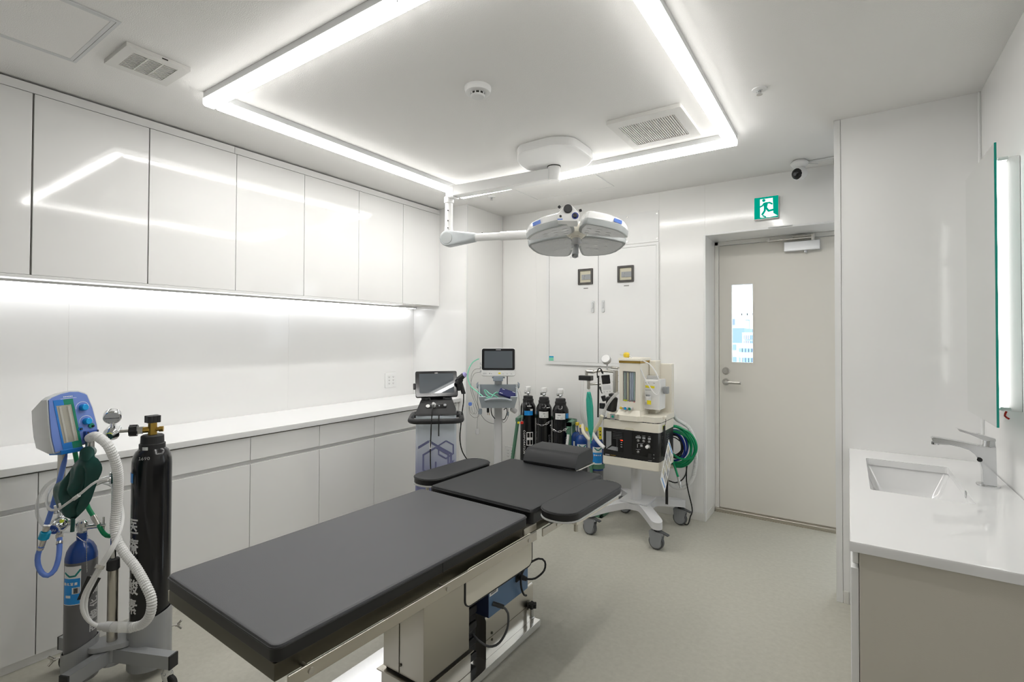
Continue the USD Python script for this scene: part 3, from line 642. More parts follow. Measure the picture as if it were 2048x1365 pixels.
# beige shield hanging inside the right rail
x = .288 * k - .003
sh = affinity.translate(Polygon(rect(.372, .115, .022, 5)), .302, zt(.5435))
s_ = obj('shield', put(ext(sh, .004), mat4((x, 0, 0), (0, 1, 0), (0, 0, 1))), 'beige_plate', tb)
obj('edge_trim', put(ext(sh.buffer(.004).difference(sh).intersection(sbox(-1, 0, 2, zt(.567))), .0055), mat4((x - .001, 0, 0), (0, 1, 0), (0, 0, 1))), 'rubber', s_)
obj('shield_pin', [rod((x, y, zt(.588)), (x + .012, y, zt(.588)), .006, n=12) for y in (.16, .44)], 'nickel', s_)
# column, base, power boxes (world measurements)
co = obj('column', tmesh(box(-1.398, -1.199, 1.252, 1.497, .122, zt(.582), .002)), 'steel', tb)
obj('front_seam', tmesh(box(-1.318, -1.315, 1.2505, 1.253, .125, zt(.58))), 'steel_dark', co)
for z in (.155, .36): obj('screw', tmesh(rod((-1.309, 1.252, z), (-1.309, 1.249, z), .005, n=12)), 'steel_dark', co)
obj('upper_beam', tmesh(box(-1.44, -1.13, 1.20, 1.64, zt(.552), zt(.5815), .004)), 'steel_dark', tb)
obj('bellows', [tmesh(box(-1.30, -1.212 - .006 * (i % 2), 1.497, 1.562, .05 + i * .03, .078 + i * .03, .004)) for i in range(16)], 'black_matt', tb)
obj('base_plate', tmesh(slab([(-1.588, .78), (-1.157, .78), (-1.157, 1.955), (-1.588, 1.955)], .006, .035, .002)), 'steel_mirror', tb)
sk = obj('base_skirt', tmesh(box(-1.402, -1.196, 1.246, 1.505, .0355, .108, .003)), 'steel', tb)
obj('skirt_lip', tmesh(slab(list(Polygon([(-1.415, 1.236), (-1.190, 1.236), (-1.190, 1.515), (-1.415, 1.515)]).buffer(.0).exterior.coords)[:-1], .108, .113, .001)), 'steel', sk)
obj('skirt_gap', tmesh(box(-1.390, -1.207, 1.26, 1.49, .1131, .1215)), 'black_matt', sk)
cv = obj('motor_cover', tmesh(hull([(X, Y, Z) for Y in (1.592, 1.945) for X, Z in ((-1.256, .0355), (-1.256, .19), (-1.248, .2), (-1.206, .2), (-1.197, .196), (-1.191, .186), (-1.19, .0355))])), 'steel', tb)
obj('cover_seam', tmesh(box(-1.1902, -1.1894, 1.593, 1.944, .1080, .1095)), 'steel_dark', cv)
obj('cover_screw', [tmesh(rod((-1.19, Y, Z), (-1.187, Y, Z), .005, n=12)) for Y in (1.63, 1.90) for Z in (.096, .122)], 'steel_dark', cv)
bb = obj('control_box', tmesh(box(-1.262, -1.172, 1.585, 1.872, .205, .365, .002)), 'box_blue', tb, 'blue control box with plugs and labels')
obj('box_front', tmesh(box(-1.2615, -1.1735, 1.5835, 1.5855, .207, .363)), 'box_navy', bb)
obj('vent_slot', [tmesh(box(-1.1722, -1.1715, 1.655 + .012 * i, 1.660 + .012 * i, .322, .345)) for i in range(13)], 'black_matt', bb)
for y, z, w, h in ((1.617, .312, .056, .05), (1.848, .335, .036, .045)):
    lb = obj('label_plate', tmesh(box(-1.172, -1.1712, y - w / 2, y + w / 2, z - h / 2, z + h / 2)), 'label_white', bb)
obj('label_print', [tmesh(box(-1.1712, -1.1708, 1.597, 1.637, .326 - i * .008, .3285 - i * .008)) for i in range(3)] + [tmesh(box(-1.1712, -1.1708, 1.597 + i * .0035, 1.5988 + i * .0035, .292, .3)) for i in range(11)], 'ink', bb)
PA = np.array([-1.172, 1.792, .292])
obj('power_plug', [tmesh(rod(PA, PA + (.014, 0, 0), .017, n=20)), tmesh(rod(PA + (.012, 0, -.003), PA + (.036, .014, -.012), .012, .008, 16)), tmesh(box(-1.172, -1.166, 1.772, 1.80, .27, .318, .002))], 'rubber', bb)
obj('power_cable', tmesh(tube([PA + np.array(q) for q in ((.034, .014, -.012), (.055, .05, -.018), (.07, .1, .0), (.068, .11, .035), (.05, .085, .052), (.03, .02, .04), (.024, -.012, .005), (.022, -.006, -.045), (.018, .02, -.085), (.014, .045, -.1))], .0042, 10)), 'rubber', bb)
PB = np.array([-1.172, 1.612, .252])
obj('signal_plug', [tmesh(rod(PB, PB + (.02, .008, -.004), .0085, n=16)), tmesh(rod(PB + (.018, .007, -.004), PB + (.04, .018, -.01), .0095, .008, 16))], 'dark_grey', bb)
obj('signal_cable', tmesh(tube([PB + np.array(q) for q in ((.038, .017, -.01), (.052, .03, -.035), (.05, .028, -.095), (.035, -.005, -.14), (.01, -.04, -.145), (-.02, -.07, -.115), (-.045, -.07, -.10))], .0045, 10)), 'dark_grey', bb)
KN = np.array([-1.172, 1.905, .0])
obj('foot_brake', [tmesh(rod(KN + (0, 0, .034), KN + (0, 0, .108), .0085, n=18)), tmesh(rod(KN + (0, 0, .06), KN + (0, 0, .064), .012, n=18))], 'chrome', tb)
obj('brake_knob', [tmesh(put(ext(unary_union([Point(0, 0).buffer(.017)] + [Point(.017 * math.cos(a), .017 * math.sin(a)).buffer(.0055) for a in np.linspace(0, 2 * np.pi, 7)[:-1]]), .016), mat4(KN + (0, 0, .108), (1, 0, 0), (0, 1, 0)))), tmesh(rod(KN + (0, 0, .122), KN + (0, 0, .127), .013, .010))], 'rubber', tb)
# ================================================================ surgical lamp
sc = np.array([-1.491, 2.668, 0.])
sl = thing('surgical_lamp', 'ceiling-mounted surgical lamp with four petal heads on a jointed white arm', 'surgical lamp', (sc[0], sc[1], ZC))
rim = [on(x, y, 2, 2.352)[:2] for x, y in ((1034, 318), (1042, 306), (1068, 300), (1090, 293), (1115, 290), (1145, 292), (1165, 303), (1182, 316), (1183, 325), (1168, 337), (1140, 346), (1108, 350), (1075, 348), (1052, 340), (1037, 328))]
cp_ = Polygon(spline([(*p, 0) for p in rim], .02, True)[:, :2])
obj('canopy', slab(list(cp_.convex_hull.buffer(-.06).buffer(.062).exterior.coords)[:-1], 2.352, ZC - .0005, .002, .012), 'white_gloss', sl)
zA = 2.300
ce = np.array([sc[0], sc[1], zA]); el = on(898, 386, 2, zA)
obj('column', [rod((sc[0], sc[1], zA - .045), (sc[0], sc[1], 2.353), .039, n=32, c=.006)], 'white', sl)
obj('column_ring', rod((sc[0], sc[1], 2.347), (sc[0], sc[1], 2.3525), .0415, n=32), 'vent_dark', sl)
u = (ce - el) / np.linalg.norm(ce - el); w = np.cross(u, (0, 0, 1))
def beam(a, b, hw0, hw1, z0, z1, c=.006):
    pts = []
    for p, hw in ((a, hw0), (b, hw1)):
        for s in (-1, 1):
            pts += [p + w * s * hw + (0, 0, z0 + c), p + w * s * hw + (0, 0, z1 - c), p + w * s * (hw - c) + (0, 0, z0), p + w * s * (hw - c) + (0, 0, z1)]
    return hull(pts)
ar = obj('arm', [beam(el + u * .035, ce - u * .02, .033, .036, -.037, .037)], 'cream_white' if 'cream_white' in m else 'white', sl)
obj('arm_cap', [beam(el - u * .004, el + u * .06, .032, .034, -.045, .0385)], 'white_gloss', ar)
jz = at(900, 487, 3.6)[2]
obj('drop_tube', [rod((el[0], el[1], zA - .03), (el[0], el[1], zA - .075), .033, n=28, c=.004), rod((el[0], el[1], jz + .05), (el[0], el[1], zA - .07), .027, n=28), rod((el[0], el[1], jz + .045), (el[0], el[1], jz + .085), .031, .028, n=28)], 'white', sl)
obj('tube_screw', [rod((el[0], el[1], z) + np.array([.015, -.026, 0]), (el[0], el[1], z) + np.array([.017, -.0295, 0]), .004, n=10) for z in (1.99, 2.05, 2.1, 2.17)], 'vent_dark', sl)
J = np.array([el[0], el[1], jz]); hd_ = at(1050, 470, 3.28); v = hd_ - J; v /= np.linalg.norm(v); side = np.cross(v, (0, 0, 1)); side /= np.linalg.norm(side)
jt = obj('joint', hull(np.vstack([rod(J - side * .036, J + side * .036, .054, n=28, c=.006).vertices, rod(J + v * .19, J + v * .20, .031, n=20).vertices])), 'jointgrey', sl)
obj('joint_disc', [rod(J + side * .0355, J + side * .039, .040, n=32, c=.001), rod(J - side * .0355, J - side * .039, .040, n=32, c=.001)], 'lampgrey', jt)
obj('spring_arm', [rod(J + v * .17, hd_ - v * .04, .0265, .0255, 24), rod(hd_ - v * .17, hd_ + v * .02, .030, .030, 24, .003)], 'white', sl)
obj('arm_screw', [rod(hd_ - v * q + np.array([0, 0, .029]), hd_ - v * q + np.array([0, 0, .032]), .004, n=10) for q in (.05, .13, .3)], 'vent_dark', sl)
# head: four petals about a hub, tipped towards the viewer
HC = at(1153, 459, 3.10)
fw = np.array([-math.sin(YAW - .12), math.cos(YAW - .12), 0]); rt = np.array([fw[1], -fw[0], 0])   # away from / right of the viewer
tip = math.radians(8); ay = fw * math.cos(tip) - np.array([0, 0, 1]) * math.sin(tip); az = np.cross(rt, ay)
MH = mat4(HC, rt, ay)
hubz = -.03
yoke = [hd_ + v * .0, hd_ + v * .05 + (0, 0, -.02), np.array(at(1066, 486, 3.33)), np.array(at(1100, 497, 3.32)), np.array(at(1150, 493, 3.28)), HC + ay * .05 - az * .02]
obj('yoke', tube(yoke, .0155, 12), 'white_gloss', sl)
obj('hub', [put(lathe([(.045, -.05), (.062, -.035), (.062, .02), (.05, .032)], 28), MH), put(rod((0, 0, -.06), (0, 0, -.04), .035, n=24), MH)], 'cream', sl)
petal = [(.03, .02), (.03, -.02), (.06, -.06), (.11, -.108), (.165, -.148), (.2, -.168), (.221, -.166), (.236, -.148), (.262, -.095), (.278, -.045), (.283, 0)]
petal = [(x * 1.10 + .022, y * 1.06) for x, y in petal + [(x, -y) for x, y in petal[2:-1]][::-1]]
petal = list(Polygon(petal).convex_hull.exterior.coords)[:-1]
for i, az_deg in enumerate((225, 315, 45, 135)):
    tiltM = trimesh.transformations.rotation_matrix(math.radians(11), (0, 1, 0))           # outer end bends down: petals aim at one spot
    Mp = MH @ trimesh.transformations.rotation_matrix(math.radians(az_deg), (0, 0, 1)) @ tiltM
    pe = obj('petal', put(slab(petal, -.030, .006, .003, .005), Mp), 'lampgrey', sl)
    sh_ = Polygon(petal)
    def ringz(s, z): q = affinity.scale(sh_, s, s, origin=(.16, 0)); return [(x, y, z) for x, y in list(q.exterior.coords)[:-1]]
    obj('cover', put(hull(ringz(.985, .0065) + ringz(.975, .022) + ringz(.90, .044) + ringz(.74, .058) + ringz(.45, .064)), Mp), 'white_gloss', pe)
    obj('reflector', put(slab(list(sh_.buffer(-.018).exterior.coords)[:-1], -.0310, -.0301, 0), Mp), 'white', pe)
    le = obj('lens', put(slab(list(sh_.buffer(-.016).exterior.coords)[:-1], -.0362, -.0345, 0), Mp), 'clear_lens', pe)
    spots = [(.095, 0), (.14, -.045), (.14, .045), (.185, 0), (.19, -.08), (.19, .08), (.235, -.038), (.235, .038)]
    obj('led', [put(lathe([(.017, -.0342), (.013, -.0311)], 16, (x, y, 0)), Mp) for x, y in spots], 'led_face', pe)
    if i < 2:
        mid = (Mp @ np.array([.283 * 1.10 + .022, 0, 0, 1]))[:3]; upz = Mp[:3, 2]; no = Mp[:3, 0]; ex_ = np.cross(upz, no)
        obj('badge', put(box(-.032, .032, -.010, .010, -.004, .001), mat4(mid + upz * .022 - no * .001, ex_, upz)), 'hose_blue', pe)
CB = at(1137, 431, 2.73); Mc = mat4(CB, rt, (0, 0, 1)); sc_ = 2.73 / F
hexp = [((x - 1137) * sc_, -(y - 431) * sc_) for x, y in ((1115, 443), (1114, 430), (1128, 413), (1144, 412), (1156, 426), (1159, 431), (1155, 444))]
cbx = obj('control_box', put(slab(hexp, -.13, .012, .004, .004), Mc), 'white', sl)
obj('camera_lens', put(rod((-.003, .032, .01), (-.003, .032, .024), .0235, n=28, c=.003), Mc), 'black', cbx)
obj('dial', [put(rod((.036, -.006, .011), (.036, -.006, .0135), .0185, n=28), Mc)], 'hose_navy', cbx)
obj('dial_knob', [put(rod((.036, -.006, .013), (.036, -.006, .024), .012, n=20, c=.002), Mc), put(box(.0345, .0375, -.016, .004, .024, .0285, .001), Mc)], 'black', cbx)
obj('button', put(rod((-.043, -.007, .011), (-.043, -.007, .018), .0062, n=16), Mc), 'black', cbx)
obj('label_strip', put(box(-.06, -.032, -.027, -.02, .0118, .0126), Mc), 'hose_blue', cbx)
obj('side_knob', [put(rod((-.045, .05, -.03), (-.055, .06, -.03), .008, n=14), Mc), put(rod((.058, .035, -.05), (.072, .04, -.05), .008, n=14), Mc)], 'black', cbx)
hb_ = obj('handle_mount', put(lathe([(.024, -.06), (.028, -.075), (.028, -.092), (.034, -.095), (.034, -.1), (.022, -.103)], 28), MH), 'light_grey', sl)
ht = HC - az * .10; hbm = at(1150, 511, 3.03)
obj('handle', lathe([(.016, 0), (.016, .01), (.0165, .04), (.0195, .07), (.019, .10), (.013, np.linalg.norm(hbm - ht) - .004), (.010, np.linalg.norm(hbm - ht))], 24, ht, hbm - ht), 'grey', hb_)

# ================================================================ laser unit behind the table
LO = np.array([*at(872, 900, 3.0)[:2], 0]); LR = 41.0
LO += np.array([-.66, .75, 0]) * .13
LZ = 1.05
lu = thing('laser_unit', 'violet hexagon-printed laser unit with a black touch screen beside the worktop', 'medical device', LO, LR, local=True); UsdGeom.Xformable(lu.prim).AddScaleOp().Set(Gf.Vec3f(1, 1, LZ))
body = [(-.12, -.12), (-.11, -.130), (-.06, -.138), (.0, -.141), (.06, -.138), (.11, -.130), (.12, -.12), (.125, .10), (.10, .13), (-.10, .13), (-.125, .10)]
fb = lambda x: -.141 + .075 * x * x / .0144 * .16
# the body's own frame starts at the floor so the printed colour run follows its height
bd = thing_body = obj('body', slab(body, .06, .795, .004), 'laser_print', lu)
obj('plinth', slab([(x * 1.03, y * 1.03) for x, y in body], .012, .0595, .004), 'dark_grey', lu)
for a in (45, 135, 225, 315): obj('caster', rod((.10 * math.cos(math.radians(a)) - .01, .10 * math.sin(math.radians(a)), .0125), (.10 * math.cos(math.radians(a)) + .01, .10 * math.sin(math.radians(a)), .0125), .0125, n=16), 'rubber', lu)
def front(g, th, off=.0004):
    q = ext(g, th); v, f = trimesh.remesh.subdivide_to_size(q.vertices, q.faces, .03)
    return TM(np.stack([v[:, 0], np.interp(np.abs(v[:, 0]), [0, .06, .11, .12], [-.141, -.138, -.130, -.12]) - off - v[:, 2], v[:, 1]], 1), f, process=False)
def hexring(cx, cz, R, wd, full=True):
    p = [(cx + R * math.sin(math.radians(60 * i)), cz + R * math.cos(math.radians(60 * i))) for i in range(7)]
    return LineString(p if full else p[:full + 1] if isinstance(full, int) else p).buffer(wd / 2, cap_style=2, join_style=2)
clip_ = sbox(-.112, .08, .112, .72)
fr_ = lambda *h: unary_union(h).intersection(clip_)
obj('hexagon_print', front(fr_(hexring(-.04, .50, .15, .013), hexring(.12, .44, .10, .013), hexring(.06, .28, .12, .010), hexring(-.11, .27, .12, .012)), .0006), 'print_dark', bd)
obj('hexagon_print', front(fr_(hexring(.0, .53, .085, .010).union(LineString([(-.0, .53), (.0, .45)]).buffer(.005)), hexring(.06, .60, .05, .008)), .0006, .0011), 'print_dark', bd)
obj('hexagon_print', front(fr_(hexring(-.065, .43, .035, .005), hexring(.09, .33, .06, .006), hexring(-.02, .22, .045, .005)), .0006, .0016), 'print_light', bd)
con = hull([(x, y, z) for x, y, z in ((-.122, -.142, .797), (.122, -.142, .797), (-.12, -.135, .812), (.12, -.135, .812), (-.095, -.06, .872), (.095, -.06, .872), (-.09, .10, .875), (.09, .10, .875), (-.122, .12, .797), (.122, .12, .797))])
co_ = obj('console', con, 'black_matt', lu)
Mco = mat4((0, -.0975, .8422), (1, 0, 0), (0, .075, .060))
obj('control_strip', put(slab(rect(.125, .030, .008, 4), 0, .002, .0008, 0), Mco), 'black_gloss', co_)
obj('emblem', put(rod((-.05, .0, .0015), (-.05, 0, .0035), .0125, n=24), Mco), 'label_white', co_)
obj('key_switch', [put(rod((.052, .002, .001), (.052, .002, .009), .009, n=18), Mco), put(box(.014, .022, -.003, .006, .001, .0032), Mco)], 'grey', co_)
for x in (-.068, .068): obj('cup_holder', lathe([(.024, 0), (.026, .006), (.026, .011), (.022, .011), (.020, .004)], 28, (x, -.03, .8735)), 'dark_grey', co_)
obj('neck', hull([(x, y, z) for x in (-.04, .04) for y, z in ((-.02, .874), (.04, .874), (.0, .92), (.035, .92))]), 'black', lu)
Ms = mat4((0, -.030, .966), (math.cos(.14), math.sin(.14), 0), (-math.sin(.14) * .382, math.cos(.14) * .382, .924))
mo = obj('screen_case', put(slab(rect(.258, .158, .010, 4), -.022, 0, .003, .006), Ms), 'black', lu)
obj('screen', put(slab(rect(.213, .120, .002, 2, 0, .003), .0001, .0012, 0), Ms), 'screen', mo)
obj('bezel', put(ext(Polygon(rect(.254, .154, .009, 4), [rect(.213, .120, .002, 2, 0, .003)]), .0012), Ms), 'screen_bezel', mo)
obj('maker_mark', put(ext(Polygon(rect(.020, .009, .004, 4, 0, .066), [rect(.017, .0065, .003, 4, 0, .066)]).union(sbox(-.005, .0645, .005, .0675)), .0006), Ms @ mat4((0, 0, .0012), (1, 0, 0), (0, 1, 0))), 'light_grey', mo)
obj('icons', [put(box(-.032 + i * .008, -.028 + i * .008, -.066, -.063, .0012, .0017), Ms) for i in range(3)], 'light_grey', mo)
obj('side_bracket', [put(slab(rect(.014, .036, .005, 3, -.136, -.012), -.016, -.002, .002), Ms)], 'black', mo)
rg = rect(.306, .315, .06, 8)
ringp = [(x, y - .015, .767) for x, y in rg]
obj('handle_ring', [tube(ringp, .0155, 12, .02, False, True)] + [box(sx * .118, sx * .15, .02, .05, .757, .777, .004) for sx in (-1, 1)], 'black_matt', lu)
obj('strap', tube([(.018, -.1465, .80), (.018, -.193, .790), (.018, -.192, .745), (.0175, -.178, .71), (.017, -.172, .685)], .0035, 8), 'black', lu)
pl_ = obj('plug', [put(rod((-.014, .0, .002), (-.014, -.002, .018), .012, n=18), Mco), put(rod((-.014, -.002, .016), (-.016, -.012, .034), .0115, .009, 18), Mco), put(rod((-.016, -.012, .032), (-.017, -.018, .044), .010, .007, 18), Mco)], 'label_white', lu)
obj('plug_cable', tube([(-.0165, -.142, .853), (-.02, -.178, .835), (-.023, -.185, .80), (-.026, -.186, .76), (-.028, -.172, .70), (-.031, -.162, .60), (-.03, -.155, .52), (-.024, -.150, .42), (-.02, -.150, .3), (-.016, -.15, .1), (.03, -.16, .012)], .0034, 8), 'rubber', pl_)
obj('cable_tag', box(-.037, -.026, -.1665, -.1655, .612, .655), 'label_white', pl_)
# hand piece parked beside its screen
hpz = thing('laser_handpiece', 'black pistol-shaped hand piece with violet tip hanging beside the laser screen', 'hand piece', LO, LR, local=True); UsdGeom.Xformable(hpz.prim).AddScaleOp().Set(Gf.Vec3f(1, 1, LZ))
obj('grip', hull(np.vstack([shift(slab(rect(.026, .032, .010, 4), 0, .01, .003), (.165, -.03, .905)).vertices, shift(slab(rect(.026, .032, .010, 4), 0, .01, .003), (.147, -.03, .965)).vertices])), 'black_matt', hpz)
obj('barrel', [rod((.132, -.03, .985), (.168, -.03, 1.018), .019, .016, 20, .003), rod((.128, -.03, .960), (.150, -.03, .995), .020, .018, 20, .003)], 'black', hpz)
obj('tip', rod((.164, -.03, 1.012), (.180, -.03, 1.028), .017, .012, 20, .002), 'purple', hpz)
obj('holder', [box(.128, .146, -.05, -.012, .925, .962, .003)], 'black', hpz)
obj('hand_piece_cable', tube([(.166, -.03, .905), (.166, -.035, .86), (.158, -.04, .80), (.150, -.04, .72), (.145, -.03, .64), (.16, .0, .56), (.2, .03, .49), (.235, .045, .44), (.25, .05, .3), (.24, .05, .1), (.2, .06, .012)], .0036, 8), 'rubber', lu)

# ================================================================ patient monitor on its stand
NO = np.array([*at(996, 760, 3.75)[:2], 0]); NR = 36.0
pm = thing('patient_monitor_stand', 'white patient monitor with dark screen on a pole stand with a grey basket', 'patient monitor', NO, NR, local=True)
pz = lambda y, D=3.75: at(996, y, D)[2]
q = 3.66 / F
zm = 1.126
Mm = mat4((0, -.09, zm), (1, 0, 0), (0, .10, .995))
mc = obj('monitor_case', put(slab(rect(.247, .205, .016, 5, .002, -.006), -.075, 0, .006, .02), Mm), 'white', pm)
obj('bezel', put(ext(Polygon(rect(.240, .157, .012, 4, .0015, .0145), [rect(.206, .125, .002, 2, .0015, .0135)]), .0014), Mm), 'screen_bezel', mc)
obj('screen', put(slab(rect(.206, .125, .002, 2, .0015, .0135), .0002, .0011, 0), Mm), 'screen', mc)
obj('alarm_light', put(slab(rect(.038, .006, .002, 2, .0015, .0845), .0014, .003, .0005, 0), Mm), 'ink_grey', mc)
obj('alarm_key', put(slab(rect(.016, .010, .002, 2, .010, -.087), 0, .002, .0005, 0), Mm), 'label_yellow', mc)
obj('key_print', [put(box(x, x + .012, -.092, -.0895, 0, .0004), Mm) for x in (.03, .06, .09)] + [put(box(-.112, -.084, -.085 - .004 * i, -.0838 - .004 * i, 0, .0004), Mm) for i in range(3)] + [put(box(-.066, -.058, -.092, -.084, 0, .0004), Mm), put(box(-.052, -.046, -.092, -.087, 0, .0004), Mm)], 'ink_grey', mc)
obj('bracket', [box(-.036, .036, -.10, .02, zm - .145, zm - .108, .004), box(-.045, .05, -.085, -.05, zm - .125, zm - .116, .002)], 'blue_grey', pm)
obj('socket', [box(-.135, -.119, -.07, -.045, zm - .025 - .028 * i, zm - .010 - .028 * i, .003) for i in range(3)], 'light_grey', pm)
obj('pole', box(-.029, .030, -.025, .03, .06, zm - .14, .008), 'base_grey', pm)
zb0, zb1, zb2 = .795, .857, .952
outer = hull([(x, y, z) for x, y, z in ((-.118, -.16, zb0), (.118, -.16, zb0), (-.112, -.03, zb0), (.112, -.03, zb0), (-.138, -.185, zb1 + .02), (.138, -.185, zb1 + .02), (-.145, -.03, zb2), (.145, -.03, zb2), (-.14, -.05, zb2), (.14, -.05, zb2))])
inner = hull([(x, y, z) for x, y, z in ((-.112, -.153, zb0 + .006), (.112, -.153, zb0 + .006), (-.106, -.037, zb0 + .006), (.106, -.037, zb0 + .006), (-.132, -.179, zb1 + .03), (.132, -.179, zb1 + .03), (-.139, -.037, zb2 + .05), (.139, -.037, zb2 + .05), (-.132, -.179, zb2 + .05), (.132, -.179, zb2 + .05))])
cutf = hull([(x, y, z) for x in (-.2, .2) for y, z in ((-.3, zb1), (-.12, zb1 + .012), (-.052, zb2 + .004), (-.052, zb2 + .2), (-.3, zb2 + .2))])
notch = hull([(x, y, z) for y in (-.3, -.12) for x, z in ((-.10, zb2), (.10, zb2), (-.085, zb1 - .004), (.085, zb1 - .004))])
bk = trimesh.boolean.difference([outer, inner, notch.intersection(notch) if False else notch], engine='manifold')
ba = obj('basket', bk, 'tray', pm)
obj('basket_lip', tube([(-.095, -.178, zb1 - .006), (-.05, -.192, zb1 + .006), (0, -.197, zb1 + .009), (.05, -.192, zb1 + .006), (.095, -.178, zb1 - .006)], .0085, 10), 'tray', ba)
obj('cable_hook', [hull([(sx * .148, -.05, zb2 - .03), (sx * .155, -.03, zb2 - .03), (sx * .146, -.03, zb2 + .018), (sx * .150, -.04, zb2 + .018), (sx * .162, -.03, zb2 + .004), (sx * .160, -.045, zb2 - .02)]) for sx in (-1, 1)], 'blue_grey', ba)
obj('base', [tube([(0, .002, .058), (.19 * math.cos(a), .19 * math.sin(a), .05)], [.026, .016], 10, smooth=False) for a in np.radians([-36, 36, 108, 180, 252])] , 'base_grey', pm)
for a in np.radians([-36, 36, 108, 180, 252]): obj('caster', rod((.19 * math.cos(a) - .011, .19 * math.sin(a), .02), (.19 * math.cos(a) + .011, .19 * math.sin(a), .02), .02, n=16), 'rubber', pm)
cuff = thing('blood_pressure_cuff', 'navy blood pressure cuff lying in the grey basket', 'blood pressure cuff', NO, NR, local=True)
Mcf = mat4((.068, -.115, zb1 + .035), (.95, -.1, -.30), (.28, .75, .42))
obj('cuff', put(slab(rect(.125, .075, .014, 4), -.009, .009, .006), Mcf), 'navy', cuff)
obj('print', [put(box(x, x + .022, y, y + .004, .009, .0095), Mcf) for x, y in ((-.055, -.028), (-.05, .022), (.03, .026))], 'label_white', cuff)
obj('hose', [tube([(.02, -.10, zb1 + .03), (-.01, -.11, zb1 + .045), (-.035, -.13, zb1 + .03), (-.05, -.14, zb1 + .012), (-.08, -.12, zb1 + .022), (-.10, -.11, zb1 + .06), (-.085, -.10, zb1 + .055), (-.06, -.12, zb1 + .035), (-.02, -.13, zb1 + .02), (0, -.12, zb1 + .008)], .0042, 8),
    tube([(-.055, -.16, zb1 + .008), (-.10, -.175, zb1 + .018), (-.155, -.13, zb1 + .055), (-.20, -.10, zb1 + .09), (-.222, -.08, zb1 + .15), (-.215, -.07, zb1 + .21), (-.185, -.06, zb1 + .262), (-.14, -.058, zb1 + .287)], .0042, 8)], 'hose_mint', pm)
# leads and cables hanging from the stand (pixel survey of the leads, 3.6-3.75 m away)
def lead(label, cat, pts, r, mat, ends=(), D=3.66, group=None):
    t = thing('sensor_lead', label, cat, at(*pts[0][:2], D), group=group)
    obj('wire', tube(ats(pts, D), r, 7, .01), mat, t)
    for nm, q_, mt in ends: obj(nm, q_, mt, t)
cb_ = lambda x, y, w, h, D=3.66, d=.012: put(slab(rect(w, h, min(w, h) * .3, 3), -d / 2, d / 2, .002), mat4(at(x, y, D), rt, (0, 0, 1)))
lead('thin grey sensor lead looping down to a blue clip, left of the monitor pole', 'cable', [(961, 745), (950, 747), (944, 757), (941, 775), (944, 790), (950, 806), (955, 820), (958, 832), (949, 836), (940, 828), (938, 815), (941, 808)], .0016, 'cable_grey', [('clip', cb_(940.5, 808.5, .025, .025), 'hose_blue')])
lead('grey sensor lead ending in a clear finger clip beside the pillar edge', 'cable', [(961, 738), (950, 739), (943, 750), (942, 768), (945, 782), (951, 800), (957, 818), (955, 840), (954, 858), (953.5, 863)], .0016, 'cable_grey', [('finger_clip', cb_(955, 864, .028, .040), 'light_grey')])
lead('grey lead loop with a grey connector block under the basket', 'cable', [(957, 782), (955, 800), (957, 815), (960, 824), (964, 833), (972, 842), (982, 847), (988, 848)], .0022, 'cable_grey', [('connector', cb_(960.5, 823.5, .026, .042), 'blue_grey')])
for k_, dx in enumerate((0, 4)):
    lead(f'{"left" if k_ == 0 else "right"}most looped grey lead coil under the basket hook', 'cable', [(946 + dx, 806), (948 + dx, 815), (950 + dx, 824), (946 + dx, 829), (941 + dx, 824), (939 + dx, 815)], .0014, 'cable_grey')
lead('pale leads draped over the right basket hook down to yellow and red clips', 'cable', [(1031, 776), (1037, 779), (1042, 788), (1045, 798), (1045.5, 815), (1044, 835), (1043.5, 844)], .0018, 'cable_white', [('red_clip', cb_(1044, 846, .022, .020), 'red')])
lead('grey lead from the right hook to a small yellow clip', 'cable', [(1032, 777), (1036, 786), (1038, 800), (1038.5, 820), (1037.5, 840)], .0018, 'cable_grey', [('yellow_clip', cb_(1037, 846, .016, .016), 'label_yellow')])
lead('bundle of thin grey leads with an oval grey adapter below the basket', 'cable', [(1031, 778), (1033, 790), (1030, 803), (1026, 812), (1022, 812)], .0018, 'cable_grey', [('adapter', hull(np.vstack([rod(at(1021, 817, 3.66), at(1033, 825, 3.66), .018, n=16, c=.008).vertices])), 'light_grey')])
lead('black mains plug hanging below the basket, left of the pole', 'cable', [(990, 838), (984, 830), (982, 818), (984, 812)], .0032, 'rubber', [('plug', [cb_(976, 820, .017, .042), cb_(975.5, 813, .010, .02)], 'rubber'), ('prong', [cb_(975, 828, .003, .02, d=.003), cb_(978.5, 828.5, .003, .02, d=.003)], 'brass')])
lead('black mains cable looped behind the pole under the basket', 'cable', [(1008, 820, 3.74), (1013, 817, 3.7), (1014, 826, 3.66), (1010, 838, 3.66), (1006, 840, 3.7)], .0032, 'rubber')
lead('black cable dropping from the monitor to the basket', 'cable', [(1014.5, 751, 3.72), (1014.5, 762, 3.72), (1014.5, 771, 3.72), (1013, 790, 3.76), (1012, 815, 3.76)], .0030, 'rubber')
lead('short grey leads hanging in a tangle right of the pole', 'cable', [(1016, 816), (1017, 830), (1012, 842), (1006, 846), (1004, 838)], .0020, 'cable_grey', [('connector', cb_(1016, 828, .012, .03), 'blue_grey')])
